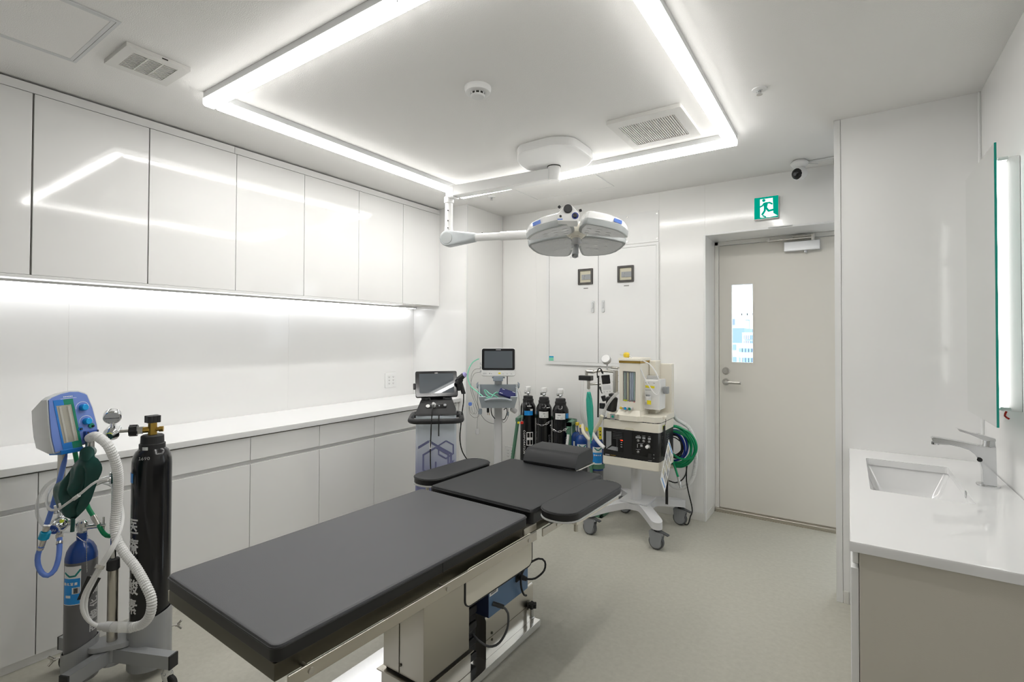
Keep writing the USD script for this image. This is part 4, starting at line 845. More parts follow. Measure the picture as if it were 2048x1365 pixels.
# ================================================================ gas cylinders
KJ = dict(  # stroke drawings of the marks painted on the cylinders (10 x 10 grid)
 i=[[(1, 9), (9, 9)], [(1.5, 9), (1.5, 1), (9.3, 1)], [(4, 8.3), (3, 6.2)], [(3.4, 7.2), (8, 7.2)], [(2.5, 5), (8.6, 5)], [(5.6, 7), (5.3, 4.8), (3, 2.2)], [(5.7, 4.6), (8.3, 2.2)]],
 ryo=[[(5, 9.9), (5, 9)], [(2, 8.8), (9.5, 8.8)], [(2, 8.8), (2, 4), (.8, .5)], [(.3, 7.2), (1.2, 6)], [(.2, 3.8), (1.6, 4.8)], [(3, 7.4), (9.2, 7.4)], [(6, 8.2), (5, 6), (3, 4.5)], [(6.2, 7), (9.3, 4.6)],
      [(4.4, 5), (7.8, 5), (7.8, 2.8), (4.4, 2.8), (4.4, 5)], [(4.6, 3.9), (7.6, 3.9)], [(6.1, 2.8), (6.1, .3)], [(4.3, 2), (3.5, .7)], [(7.8, 2), (8.8, .7)]],
 yo=[[(2, 9), (2, 3), (1, .5)], [(2, 9), (8.5, 9), (8.5, .8), (7.4, .8)], [(2, 6.5), (8.5, 6.5)], [(2, 4), (8.5, 4)], [(5.2, 9), (5.2, .7)]],
 san=[[(.5, 9), (5, 9)], [(1, 7), (4.6, 7), (4.6, 1), (1, 1), (1, 7)], [(2.2, 9), (2.2, 5), (1.4, 4.2)], [(3.4, 9), (3.4, 4.8), (4.4, 4.5)], [(1, 3), (4.6, 3)], [(7, 9.5), (6, 7.4), (9, 7.8)], [(8.2, 8.6), (9.3, 7.2)],
      [(6.8, 7), (5.8, 5.6)], [(8, 7), (9.3, 5.8)], [(7, 5.8), (5.6, 3.4)], [(6.8, 4.8), (8.8, 4.8), (7.6, 2.2), (5.4, .4)], [(6.2, 3.2), (7.4, 1.8), (9.5, .5)]],
 so=[[(1.5, 9), (8.5, 9)], [(5, 9.9), (5, 6.4)], [(2, 7.7), (8, 7.7)], [(.7, 6.4), (9.3, 6.4)], [(5, 6.2), (2.6, 4.6), (5.4, 3.4)], [(7.2, 5.6), (2, 2.9), (8.4, 3.2)], [(7, 4.2), (8.4, 2.6)], [(5, 3.1), (5, .4)], [(3, 2), (1.6, .8)], [(7, 2), (8.4, .9)]],
 a=[[(1, 9), (9, 9)], [(1, 1), (9, 1)], [(4, 9), (4, 6.8), (1.6, 6.8), (1.6, 3.2), (4, 3.2), (4, 1)], [(6, 9), (6, 6.8), (8.4, 6.8), (8.4, 3.2), (6, 3.2), (6, 1)]],
 ka=[[(3.4, 9.5), (1, 5)], [(2.4, 7), (2.4, .6)], [(8.4, 8), (5, 5.6)], [(5.2, 9.3), (5.2, 1.6), (9, 1.4), (9.2, 3)]],
 chi=[[(5, 9.9), (5, 9)], [(1, 7.6), (1, 8.8), (9, 8.8), (9, 7.6)], [(3.6, 8), (2, 6.6)], [(6.2, 8), (8, 6.6)], [(1.4, 6), (8.8, 6)], [(4.8, 6), (3, 4.4), (7.4, 4.4)], [(6.6, 5.2), (8, 3.8)], [(5, 4.4), (5, .8)], [(2, 2.7), (8, 2.7)], [(1, .8), (9, .8)]])
def glyph(kk, s, w=1.05): return affinity.scale(lines(KJ[kk], w), s / 10, s / 10, origin=(0, 0))
def column_text(keys, s, gap): return unary_union([affinity.translate(glyph(kk, s), -s / 2, -i * (s + gap)) for i, kk in enumerate(keys)])
def bottle_profile(r, h, neck=.028, z0=0.):
    return [(r - .008, z0), (r, z0 + .008), (r, z0 + h - r * 1.15), (r * .97, z0 + h - r * .85), (r * .87, z0 + h - r * .55), (r * .70, z0 + h - r * .28), (r * .5, z0 + h - .01), (neck, z0 + h)]
# three tall black oxygen cylinders in a row by the far wall
BL = [(-2.195, 3.5), (-2.043, 3.5), (-1.892, 3.5)]
bh = .793
marks = ['leftmost black gas cylinder by the far wall, with a pale block emblem', 'middle black gas cylinder by the far wall with one white label', 'rightmost black gas cylinder by the far wall, white label beside a blue one']
for i, (X, Y) in enumerate(BL):
    c = thing('gas_cylinder', marks[i], 'gas cylinder', (X, Y, 0)); R = .064
    ac = math.atan2(-Y, -X); A = lambda deg: ac + math.radians(deg)      # bearing that faces the room's middle
    loc = np.array([X, Y, 0.])
    obj('body', lathe([(R - .008, .004), (R, .012), (R, bh - .075), (R * .97, bh - .058), (R * .86, bh - .042), (R * .68, bh - .022), (R * .5, bh - .008)], 40, loc), 'cyl_black', c)
    obj('collar', lathe([(.044, bh - .028), (.045, bh), (.040, bh + .002), (.039, bh + .024), (.034, bh + .027)], 32, loc), 'black_matt', c)
    vz = bh + .026
    obj('valve', [rod(loc + (0, 0, vz), loc + (0, 0, vz + .026), .012, n=16), rod(loc + (0, 0, vz + .02), loc + (0, 0, vz + .036), .020, .017, 18, .003), rod(loc + (0, 0, vz + .03) , loc + (0, 0, vz + .03) + np.array([-.6, -.7, 0]) * .035, .010, n=14)], 'chrome', c)
    obj('hand_wheel', lathe([(.018, vz + .036), (.024, vz + .042), (.024, vz + .072), (.020, vz + .078)], 18, loc), 'label_white', c)
    lb = [('label', 'label_white', 10, bh - .058, .036, .02), ('label', 'label_white', 26, bh - .082, .022, .016)] if i == 0 else ([('label', 'label_white', 34, bh - .062, .03, .028)] if i == 1 else [('label', 'label_white', 14, bh - .076, .055, .026)])
    if i == 0: lb += [('label', 'label_blue', 4, bh - .107, .072, .036)]
    if i == 1: lb += [('label', 'label_white', -2, bh - .107, .078, .050)]
    if i == 2: lb += [('label', 'label_white', -2, bh - .107, .082, .048), ('label', 'label_blue', 55, bh - .105, .034, .04)]
    for nm, mt, dg, z, w_, h_ in lb:
        rr = R + .0004 if z < bh - .08 else R * .90 + .002
        o = obj(nm, shift(wrap(sbox(-w_ / 2, -h_ / 2, w_ / 2, h_ / 2), rr, A(dg), z), loc), mt, c)
    if i == 2: obj('label_print', shift(wrap(unary_union([sbox(-.02, .006, .004, .013), sbox(-.028, -.012, -.01, -.009), sbox(.0, -.014, .02, -.011)]), R + .0014, A(-2), bh - .107), loc), 'ink_grey', c)
    if i == 1: obj('label_print', shift(wrap(unary_union([sbox(-.005, .006, .012, .012), sbox(-.025, -.012, -.01, -.009), sbox(.004, -.014, .012, -.006)]), R + .0014, A(-2), bh - .107), loc), 'ink_grey', c)
    if i == 0:
        O = lambda x0, y0, x1, y1, t: sbox(x0, y0, x1, y1).difference(sbox(x0 + t, y0 + t, x1 - t, y1 - t))
        em = unary_union([O(-.028, .002, .028, .052, .006), sbox(-.003, .004, .003, .05), O(-.028, -.056, .028, -.006, .006), sbox(-.003, -.054, .003, -.008), sbox(-.028, -.01, .028, .006).difference(sbox(-.02, -.002, .02, -.001))])
        obj('emblem', shift(wrap(em, R + .0004, A(14), .48), loc), 'label_white', c)
    mt_ = meshkit.text_mesh('CORPORATION', .0165, .0008); mt_.apply_scale((.19 / np.ptp(mt_.vertices[:, 0]), 1, 1)); mt_.apply_translation((-mt_.bounds.mean(0)[0], -.008, 0))
    v = rotz(mt_, -90).vertices; aa = A(-28 if i == 0 else 42) + v[:, 0] / R; rr = R + .0003 + v[:, 2]
    obj('lettering', shift(TM(np.stack([rr * np.cos(aa), rr * np.sin(aa), .45 - (0 if i == 0 else .02) + v[:, 1]], 1), mt_.faces, process=False), loc), 'label_white' if i == 0 else 'grey', c)
# their green stand and the chain round them
st = thing('cylinder_stand', 'green steel tube stand round the three black gas cylinders', 'stand', (-2.04, 3.5, 0))
tb_ = lambda a, b, s=.014: hull(np.vstack([cbox(a, (2 * s, 2 * s, 2 * s)).vertices, cbox(b, (2 * s, 2 * s, 2 * s)).vertices]))
zT = .645
pf, pb = at(1138, 850, 3.79), at(1149, 842, 3.95); pf[2] = pb[2] = zT; lf_ = at(1036, 840, 3.93); lf2 = at(1019, 960, 3.96)
obj('back_rail', tb_((-2.29, 3.60, zT), pb), 'stand_green', st); obj('side_rail', tb_(pf, pb), 'stand_green', st); obj('side_rail', tb_(lf_, (-2.29, 3.60, zT)), 'stand_green', st)
for p in (pf, pb): obj('post', tb_((p[0], p[1], .02), p), 'stand_green', st)
obj('post', tb_(lf2 + (0, 0, 0), lf_, .009), 'stand_green', st)
obj('post', tb_((lf2[0] - .02, lf2[1] - .03, .02), lf2), 'stand_green', st)
obj('base_frame', [tb_((-2.35, 3.30, .016), (-1.79, 3.40, .016)), tb_((-2.35, 3.60, .016), (-1.79, 3.60, .016)), tb_((-2.35, 3.30, .016), (-2.35, 3.60, .016))], 'stand_green', st)
obj('hook', [tube([(-1.79, 3.412, zT - .04), (-1.79, 3.395, zT - .05), (-1.785, 3.395, zT - .065)], .004, 8)], 'chrome', st)
def chain(label, pts, mat='chrome'):
    p = spline(pts, .0102); t = thing('chain', label, 'chain', p[0])
    for i in range(0, len(p) - 1, 2):
        if i + 2 >= len(p): break
        a, b = p[i], p[min(i + 3, len(p) - 1)]; d = b - a; L = np.linalg.norm(d); d /= L; s = np.cross(d, (0, 0, 1) if (i // 2) % 2 else (.6, -.7, .3)); s /= np.linalg.norm(s)
        o = [a * .0 + (a + b) / 2 + d * (L / 2 - .004) * cc * 1.0 + s * .0052 * ss for cc, ss in ((1, .6), (.9, 1), (-.9, 1), (-1, .6), (-1, -.6), (-.9, -1), (.9, -1), (1, -.6))]
        obj('link', tube(o, .0016, 5, .03, False, True), mat, t)
chain('steel chain sagging across the middle black gas cylinder', [at(1074, 847, 3.94), at(1079, 851, 3.90), at(1088, 851, 3.88), at(1096, 847, 3.87), at(1101, 842, 3.88)])
chain('steel chain sagging across the right black gas cylinder to a green post', [at(1101, 850, 3.87), at(1104, 858, 3.85), at(1110, 863, 3.83), at(1121, 864, 3.81), at(1131, 859, 3.79), at(1138, 856, 3.77)])
wt = thing('white_tag', 'long white tag hanging on the green post beside the black cylinders', 'tag', at(1136, 868, 3.76))
obj('sleeve', hull(np.vstack([rod(at(1136.5, 870, 3.75), at(1134, 893, 3.75), .010, n=12).vertices])), 'label_white', wt)

# three blue and grey cylinders in a green ring stand beside the anaesthesia machine
BB = [(-1.755, 3.52), (-1.682, 3.44), (-1.545, 3.42)]
bm = ['blue-topped grey gas cylinder furthest left in the green ring stand', 'blue-topped grey gas cylinder behind the teal breathing bag', 'blue-topped grey gas cylinder next to the anaesthesia machine']
for i, (X, Y) in enumerate(BB):
    c = thing('gas_cylinder', bm[i], 'gas cylinder', (X, Y, 0)); R = .048; loc = np.array([X, Y, 0.]); ac = math.atan2(-Y, -X); H = .568
    zs = .33
    obj('body', lathe([(R - .006, .022), (R, .03), (R, zs)], 36, loc), 'cyl_grey', c)
    obj('shoulder', lathe([(R, zs), (R, H - .055), (R * .95, H - .035), (R * .8, H - .016), (R * .55, H - .004), (.018, H)], 36, loc), 'cyl_blue', c)
    obj('neck', [rod(loc + (0, 0, H - .002), loc + (0, 0, H + .012), .013, n=16), box(X - .012, X + .012, Y - .012, Y + .012, H + .008, H + .062, .003)], 'chrome', c)
    obj('seal_cap', [box(X - .010, X + .014, Y - .016, Y + .010, H + .05, H + .075, .004)], 'yellow', c)
    lo = .0008
    obj('label_top', shift(wrap(sbox(-.036, -.02, .036, .02), R + .0004, ac + .1, H - .085), loc), 'label_white', c)
    ll = obj('label', shift(wrap(sbox(-.036, -.045, .036, .045), R + .0004, ac + .1, H - .15), loc), 'label_blue', c)
    gs = unary_union([affinity.translate(glyph(q, .012, 1.2), -.028 + j * .0145, .020) for j, q in enumerate(('a', 'san', 'ka', 'chi'))])
    obj('label_print', shift(wrap(gs, R + .0012, ac + .1, H - .15), loc), 'label_white', ll)
    obj('label_strip', shift(wrap(sbox(-.034, -.043, .034, -.031), R + .0012, ac + .1, H - .15), loc), 'label_white', ll)
    obj('label_mark', shift(wrap(LineString([(-.02, .012), (-.006, 0), (.01, -.002), (.03, .012)]).buffer(.004), R + .0012, ac + .1, H - .085), loc), 'teal_print', c)
st = thing('cylinder_stand', 'green ring stand holding the small blue-topped gas cylinders', 'stand', (-1.65, 3.45, 0))
zR = .345
for i, (X, Y) in enumerate(BB):
    ring_ = Point(0, 0).buffer(.0575).difference(Point(0, 0).buffer(.0495))
    obj('ring', shift(ext(ring_, .032), (X, Y, zR)), 'stand_green', st)
obj('post', [box(-1.566, -1.548, 3.345, 3.362, .0, zR + .03, .002)], 'stand_green', st); obj('post', [box(-1.715, -1.70, 3.375, 3.388, .0, zR + .03, .002)], 'stand_green', st)
obj('base_frame', [box(-1.82, -1.48, 3.36, 3.39, .001, .02, .002), box(-1.82, -1.48, 3.56, 3.58, .001, .02, .002), box(-1.82, -1.80, 3.36, 3.58, .001, .02, .002), box(-1.50, -1.48, 3.36, 3.58, .001, .02, .002)], 'stand_green', st)
# yellow valve tags
for q, (x, y, D, lb) in enumerate(((1174, 857, 3.72, 'small yellow tag left of the teal breathing bag'), (1193.5, 862, 3.70, 'long yellow tag right of the teal breathing bag'), (1200.5, 867, 3.66, 'yellow tag with black letters next to the ventilator'))):
    t = thing('valve_tag', lb, 'tag', at(x, y, D))
    w_, h_ = ((.022, .045), (.020, .068), (.022, .09))[q]
    obj('card', put(slab(rect(w_, h_, .006, 3), -.003, .003, .001), mat4(at(x, y, D), rt, (0, 0, 1))), 'label_yellow', t)
    nk = BB[(1, 2, 2)[q]]; obj('cord', tube([at(x, y, D) + (0, 0, h_ / 2 - .003), (nk[0] - .004 + .004 * q, nk[1] - .017, .568 + .055)], .0012, 6, smooth=False), 'cable_white', t)
    if q: obj('mark', put(ext(unary_union([sbox(-.004, .008, .004, .018), sbox(-.004, -.018, .004, -.006)]), .0006), mat4(at(x, y, D), rt, (0, 0, 1)) @ mat4((0, 0, .003), (1, 0, 0), (0, 1, 0))), 'ink', t)

# ================================================================ gas trolley at the left
PO = np.array([*on(224, 1291, 2, .135)[:2], 0.])
tr = thing('gas_trolley', 'silver three-legged gas trolley with two cylinder cups and a flowmeter head', 'trolley', PO)
bK, bR = np.array([-2.272, .845, 0.]), .0655; gK, gR = np.array([-2.384, .662, 0.]), .0485
d_ = (bK - gK) / np.linalg.norm(bK - gK)
hubp = affinity.translate(affinity.rotate(Polygon(rect(.15, .085, .042, 10)), math.degrees(math.atan2(d_[1], d_[0])), origin=(0, 0)), PO[0], PO[1])
obj('hub_plate', slab(list(hubp.exterior.coords)[:-1], .135, .155, .002), 'silver', tr)
obj('hub', lathe([(.03, .08), (.03, .136)], 24, PO), 'silver', tr); obj('hub_foot', lathe([(.036, .072), (.036, .084)], 24, PO), 'silver', tr)
e1 = on(345, 1322, 2, .108); e2 = np.array([-2.25, .585, .108]); e3 = np.array([-2.56, .66, .108])
def leg_(a, b, h=.024, w=.018):
    d = (b - a) / np.linalg.norm(b - a); n = np.array([-d[1], d[0], 0]); return hull([p + n * s * w + (0, 0, z) for p in (a, b) for s in (-1, 1) for z in (-h, h)])
P0 = np.array([PO[0], PO[1], .108])
for e_ in (e1, e2, e3):
    d = (e_ - P0) / np.linalg.norm(e_ - P0)
    l_ = obj('leg', leg_(P0, e_), 'silver', tr); obj('end_cap', leg_(e_, e_ + d * .006, .0245, .0185), 'black_matt', l_)
    cc = e_ - d * .022; n = np.array([-d[1], d[0], 0]); w0 = cc + d * .012; w0[2] = .027
    ca = obj('caster', [rod(w0 - n * .009, w0 + n * .009, .027, n=28, c=.003)], 'rubber', tr)
    obj('fork', [rod((*cc[:2], .06), (*cc[:2], .084), .016, .012, 18), hull(np.vstack([cbox((*cc[:2], .058), (.03, .03, .006)).vertices])), *[hull(np.vstack([rod(w0 + n * s * .0125, w0 + n * s * .0145, .008, n=12).vertices, rod(np.array([*cc[:2], .056]) + n * s * .0125, np.array([*cc[:2], .056]) + n * s * .0145, .012, n=12).vertices])) for s in (-1, 1)], rod(w0 - n * .017, w0 + n * .017, .004, n=10)], 'chrome', ca)
def cup(cx, r, z0, z1, slope):
    t = math.radians(17); ax = np.array([math.cos(t + YAW), math.sin(t + YAW)])
    n = 48; a = np.linspace(0, 2 * np.pi, n, endpoint=False); out = []
    for rr in (r, r - .003):
        pass
    V = []; Fc = []
    for rr, zt_ in ((r, None), (r - .003, None)):
        for q in a: V.append([cx[0] + rr * math.cos(q), cx[1] + rr * math.sin(q), z0])
        for q in a: V.append([cx[0] + rr * math.cos(q), cx[1] + rr * math.sin(q), z1 + slope * (math.cos(q) * ax[0] + math.sin(q) * ax[1])])
    for j in range(n):
        k2 = (j + 1) % n
        Fc += [[j, k2, n + k2], [j, n + k2, n + j], [2 * n + k2, 2 * n + j, 3 * n + j], [2 * n + k2, 3 * n + j, 3 * n + k2], [n + j, n + k2, 3 * n + k2], [n + j, 3 * n + k2, 3 * n + j]]
    return [TM(np.array(V), np.array(Fc), process=False), rod((*cx[:2], z0), (*cx[:2], z0 + .004), r - .0005, n=40)]
c1 = obj('cylinder_cup', cup(bK, .0725, .032, .222, .022), 'silver', tr)
c2 = obj('cylinder_cup', cup(gK, .0555, .036, .158, .024), 'silver', tr)
def wing(p, dr, nm, par):
    dr = np.asarray(dr, float) / np.linalg.norm(dr); up = np.array([0, 0, 1.])
    obj(nm, [rod(p - dr * .012, p + dr * .016, .0028, n=8), rod(p, p + dr * .008, .006, n=10), *[hull(np.vstack([rod(p + dr * .003, p + dr * .008, .004, n=8).vertices, rod(p + dr * .018 + s * up * .013, p + dr * .021 + s * up * .016, .0045, n=8).vertices])) for s in (-1, 1)]], 'nickel', par)
wing(bK + np.array([.045, .072, .155]), (.6, .8, 0), 'wing_nut', c1); wing(gK + np.array([-.012, -.065, .13]), (-.2, -1, 0), 'wing_nut', c2)
obj('pole', [rod((*PO[:2], .155), (*PO[:2], .425), .017, n=28)], 'steel', tr)
obj('pole_collar', rod((*PO[:2], .42), (*PO[:2], .462), .021, .020, 24, .003), 'black_matt', tr)
obj('upper_pole', rod((*PO[:2], .46), (*PO[:2], .80), .0095, n=20), 'chrome', tr)
# flowmeter head: its face looks across the room
hz = .93; HO = np.array([*at(147, 840, 1.80)[:2], 0]); Mh = mat4((HO[0], HO[1], at(147, 840, 1.80)[2]), (-.27, .963, 0), (-.10, -.02, 1)); sH = 1.
facep = [(-.062, -.104), (.076, -.085), (.072, -.03), (.060, .035), (.045, .083), (.038, .089), (.018, .098), (-.008, .1005), (-.035, .096), (-.062, .086), (-.073, .078), (-.073, .02), (-.070, -.05)]
sk_ = Polygon(facep).buffer(.004, join_style=1)
hs = obj('head_shell', put(hull([(x, y, .0) for x, y in sk_.exterior.coords] + [(x, y, -.03) for x, y in sk_.exterior.coords] + [(x * .72, y * .72 - .012, -.125) for x, y in sk_.exterior.coords] + [(x * .6, y * .55 - .012, -.135) for x, y in sk_.exterior.coords]), Mh), 'grey_white', tr)
hf = obj('face_plate', put(slab(facep, 0, .004, .001, 0), Mh), 'face_blue', tr)
panel_ = lambda x0, y0, x1, y1, sk=.16: [(x0 + (y0 - .06) * -sk * .0 - sk * (y0 - .07) * .35, y0), (x1 - sk * (y0 - .07) * .35, y0), (x1 - sk * (y1 - .07) * .35, y1), (x0 - sk * (y1 - .07) * .35, y1)]
lean = lambda g: affinity.affine_transform(g, [1, -.13, 0, 1, 0, 0])
L1 = lean(Polygon([(-.052, -.103), (-.022, -.102), (-.022, .076), (-.052, .076)])); L2 = lean(Polygon([(-.022, -.102), (.008, -.101), (.008, .076), (-.022, .076)]))
win = lean(Polygon([(-.046, -.078), (.000, -.076), (.000, .056), (-.046, .056)]))
Mf = Mh @ mat4((0, 0, .0036), (1, 0, 0), (0, 1, 0))
obj('gas_strip', put(ext(L1.difference(win), .0016), Mf), 'strip_blue', hf); obj('gas_strip', put(ext(L2.difference(win), .0016), Mf), 'strip_green', hf)
fw_ = obj('flow_window', put(ext(win, .0008), Mf), 'flow_back', hf)
obj('flow_tube', [put(ext(lean(sbox(x - .003, -.075, x + .003, .052)), .004), Mf) for x in (-.036, -.011)], 'clear_tube', fw_)
obj('scale_print', [put(ext(unary_union([lean(sbox(x, y, x + .006, y + .0008)) for x in (-.031, -.02) for y in np.linspace(-.068, .046, 16)]), .0010), Mf)], 'ink_grey', fw_)
for x, y, r_ in ((.028, .040, .0125), (.037, -.012, .0125)):
    kb = obj('control_knob', [put(rod((x, y, .003), (x, y, .022), r_, r_ * .92, 26, .002), Mh)], 'knob_blue', hf)
    obj('knob_ring', put(ext(LineString([(x + .021 * math.cos(a), y + .021 * math.sin(a)) for a in np.radians(np.linspace(-10, 190, 24))]).buffer(.0007), .0006), Mf), 'label_white', kb)
obj('port', [put(rod((.017, -.037, .003), (.017, -.037, .007), .008, n=18), Mh)], 'strip_blue', hf); obj('port', [put(rod((.052, -.030, .003), (.052, -.030, .009), .009, n=18), Mh)], 'strip_green', hf)
obj('port_screw', [put(rod((.017, -.037, .006), (.017, -.037, .012), .0035, n=12), Mh), put(rod((.054, -.032, .008), (.056, -.033, .014), .0035, n=12), Mh)], 'black', hf)
ol = obj('outlet_block', put(box(.026, .068, -.081, -.047, .003, .020, .002), Mh), 'deep_blue', hf)
for x, y in ((.032, -.053), (.064, -.051), (.032, -.076)): obj('outlet_screw', put(rod((x, y, .0185), (x, y, .022), .003, n=10), Mh), 'black', ol)
obj('lower_lip', put(box(-.046, .024, -.116, -.100, -.06, .006, .002), Mh), 'strip_blue', hf)
obj('maker_print', [put(shift(text('GAS FLOW', .0001), (0, 0, 0)), Mh)] if False else [put(ext(unary_union([sbox(-.030 + i * .005, .083, -.0265 + i * .005, .0865) for i in range(6)] + [sbox(-.038 + i * .0045, .0775, -.0348 + i * .0045, .0792) for i in range(11)]), .0005), Mf)], 'label_white', hf)
top_r = Mh @ np.array([-.012, -.105, -.05, 1]); xb = top_r[:2]
obj('head_rod', [rod((*xb, .70), (*xb, top_r[2] + .02), .0115, n=20)], 'nickel', tr)
obj('cross_arm', [tube([(*PO[:2], .765), ((PO[0] + xb[0]) / 2 + .01, (PO[1] + xb[1]) / 2 + .03, .762), (xb[0], xb[1], .715)], .011, 14), rod((*PO[:2], .745), (*PO[:2], .79), .017, n=20, c=.003), rod((*xb, .69), (*xb, .73), .016, n=20, c=.003)], 'chrome', tr)
bt = Mh @ np.array([.042, -.084, .012, 1]); bt = bt[:3]
obj('bag_mount', [rod(bt, bt - (0, 0, .046), .0135, n=22)], 'nickel', tr)

# black oxygen cylinder and small nitrous cylinder standing in the cups
kz = .038
c = thing('gas_cylinder', 'tall black oxygen cylinder with white Japanese characters in the trolley', 'gas cylinder', (bK[0], bK[1], kz))
topz = at(301, 896, float(-math.sin(YAW) * bK[0] + math.cos(YAW) * bK[1]))[2]; ac = math.atan2(-bK[1], -bK[0])
obj('body', lathe([(bR - .008, kz), (bR, kz + .008), (bR, topz - .062), (bR * .985, topz - .045), (bR * .93, topz - .026), (bR * .82, topz - .010), (bR * .66, topz)], 48, bK), 'cyl_black', c)
obj('collar', lathe([(.043, topz - .012), (.0435, topz + .018), (.039, topz + .020), (.038, topz + .048), (.033, topz + .052)], 36, bK), 'black_matt', c)
wt_ = unary_union([column_text(['i', 'ryo', 'yo', 'san', 'so'], .060, .016)])
obj('lettering', shift(wrap(wt_, bR + .0004, ac - math.radians(60), .552), bK * (1, 1, 0) + (0, 0, .0)), 'label_white', c)
n1 = meshkit.text_mesh('1690', .011, .0006); v = n1.vertices; aa = ac - .75 + v[:, 0] / (bR * .93); 
obj('chalk_number', shift(TM(np.stack([(bR * .93 + .001 + v[:, 2]) * np.cos(aa), (bR * .93 + .001 + v[:, 2]) * np.sin(aa), topz - .034 + v[:, 1]], 1), n1.faces, process=False), bK), 'light_grey', c)
obj('number_label', shift(wrap(sbox(-.010, -.007, .010, .007), .0439, ac - .55, topz + .004), bK), 'label_white', c)
obj('blue_label', shift(wrap(sbox(-.02, -.018, .02, .018), bR + .0004, ac - math.radians(80), topz - .105), bK), 'label_blue', c)
vz = topz + .05; VD = float(-math.sin(YAW) * bK[0] + math.cos(YAW) * bK[1])
lf = -np.array([math.cos(YAW + .64), math.sin(YAW + .64), 0]); lf = np.array([-.52, -.85, 0]); lf /= np.linalg.norm(lf)
vb = obj('valve', [rod(bK + (0, 0, vz - .004), bK + (0, 0, vz + .052), .0155, n=8, c=.002), rod(bK + (0, 0, vz + .022), bK + (0, 0, vz + .022) + lf * .036, .0115, n=14), rod(bK + (0, 0, vz + .022), bK + (0, 0, vz + .022) - lf * .026, .008, n=12), rod(bK + (0, 0, vz + .022) - lf * .022, bK + (0, 0, vz + .022) - lf * .036, .0115, n=6)], 'brass', c)
obj('valve_knob', put(ext(unary_union([Point(0, 0).buffer(.022)] + [Point(.018 * math.cos(a), .018 * math.sin(a)).buffer(.010) for a in np.radians((45, 135, 225, 315))]), .026), mat4(bK + (0, 0, vz + .05), (1, 0, 0), (0, 1, 0))), 'black_matt', vb)
rg_ = thing('oxygen_regulator', 'chrome pressure regulator with round gauge beside the brass valve of the black cylinder', 'regulator', bK + (0, 0, vz))
a0 = bK + (0, 0, vz + .022) + lf * .030
obj('hex_nut', rod(a0, a0 + lf * .022, .0155, n=6), 'chrome', rg_)
obj('hand_nut', put(ext(unary_union([Point(0, 0).buffer(.020)] + [Point(.019 * math.cos(a), .019 * math.sin(a)).buffer(.0035) for a in np.radians(range(0, 360, 45))]), .026), np.block([[basis(lf), (a0 + lf * .018)[:, None]], [0, 0, 0, 1]])), 'black', rg_)
obj('stem', rod(a0 + lf * .042, a0 + lf * .085, .006, n=14), 'nickel', rg_)
rc = a0 + lf * .098
obj('regulator_body', [lathe([(.012, -.030), (.024, -.026), (.026, -.008), (.026, .01), (.018, .022), (.012, .028)], 28, rc + np.array([0, 0, -.004]), (.75, -.55, -.35)), rod(rc, rc + (0, 0, .036), .0075, n=14)], 'chrome', rg_)
obj('regulator_mark', rod(rc + np.array([.75, -.55, -.35]) * .024, rc + np.array([.75, -.55, -.35]) * .0285, .012, n=20), 'label_lime', rg_)
gc = rc + np.array([0, 0, .058]); gd = np.array([.86, -.32, -.40]); gd /= np.linalg.norm(gd)
ga = obj('gauge', lathe([(.026, -.016), (.0285, -.012), (.0285, .008), (.026, .011)], 36, gc, gd), 'chrome', rg_)
obj('gauge_dial', rod(gc + gd * .0108, gc + gd * .0114, .0245, n=36), 'light_grey', ga)
Mg = mat4(gc + gd * .0115, np.cross((0, 0, 1), gd), (0, 0, 1))
obj('gauge_print', put(ext(unary_union([LineString([(-.020, .0), (.019, -.001)]).buffer(.0009), *[Point(.020 * math.cos(a), .020 * math.sin(a)).buffer(.0011) for a in np.radians(range(0, 360, 30))], sbox(-.006, .005, .006, .008)]), .0005), Mg), 'ink', ga)
c = thing('gas_cylinder', 'small grey nitrous cylinder with blue shoulder and blue-white label in the trolley', 'gas cylinder', (gK[0], gK[1], .042))
gD = float(-math.sin(YAW) * gK[0] + math.cos(YAW) * gK[1]); gt = at(163, 1072, gD)[2]; gs_ = at(163, 1115, gD)[2] - .004; ac = math.atan2(-gK[1], -gK[0])
obj('body', lathe([(gR - .006, .042), (gR, .05), (gR, gs_)], 44, gK), 'cyl_grey', c)
obj('shoulder', lathe([(gR, gs_), (gR * .99, gs_ + .012), (gR * .90, gs_ + .034), (gR * .72, gs_ + .052), (gR * .48, gs_ + .064), (.016, gs_ + .070), (.0155, gt + .012)], 44, gK), 'cyl_blue', c)
lab = shift(wrap(sbox(-.030, -.092, .030, .048), gR + .0004, ac - .62, gs_ - .058), gK); lb = obj('label', lab, 'label_white', c)
obj('label_field', shift(wrap(sbox(-.028, -.089, .028, .004).difference(unary_union([sbox(.004, -.052, .027, -.028), sbox(-.02, -.066, .0, -.056)])), gR + .0011, ac - .62, gs_ - .058), gK), 'label_blue', lb)
obj('label_mark', shift(wrap(unary_union([LineString([(-.022, .024), (-.004, .012), (.014, .014), (.028, .034)]).buffer(.003)]), gR + .0011, ac - .62, gs_ - .058), gK), 'teal_print', lb)
obj('label_print', shift(wrap(unary_union([affinity.translate(glyph(q, .0105, 1.5), -.026 + j * .0125, -.020) for j, q in enumerate(('san', 'ka', 'chi', 'so'))]), gR + .0018, ac - .62, gs_ - .058), gK), 'label_white', lb)
obj('label_barcode', shift(wrap(unary_union([sbox(.010 + i * .0022, -.049, .0113 + i * .0022, -.031) for i in range(6)]), gR + .0018, ac - .62, gs_ - .058), gK), 'ink', lb)
tx = affinity.rotate(unary_union([affinity.translate(glyph(q, .036, 1.1), i * .045, -.018) for i, q in enumerate(('a', 'san', 'ka', 'chi', 'so'))]), 90, origin=(0, 0))
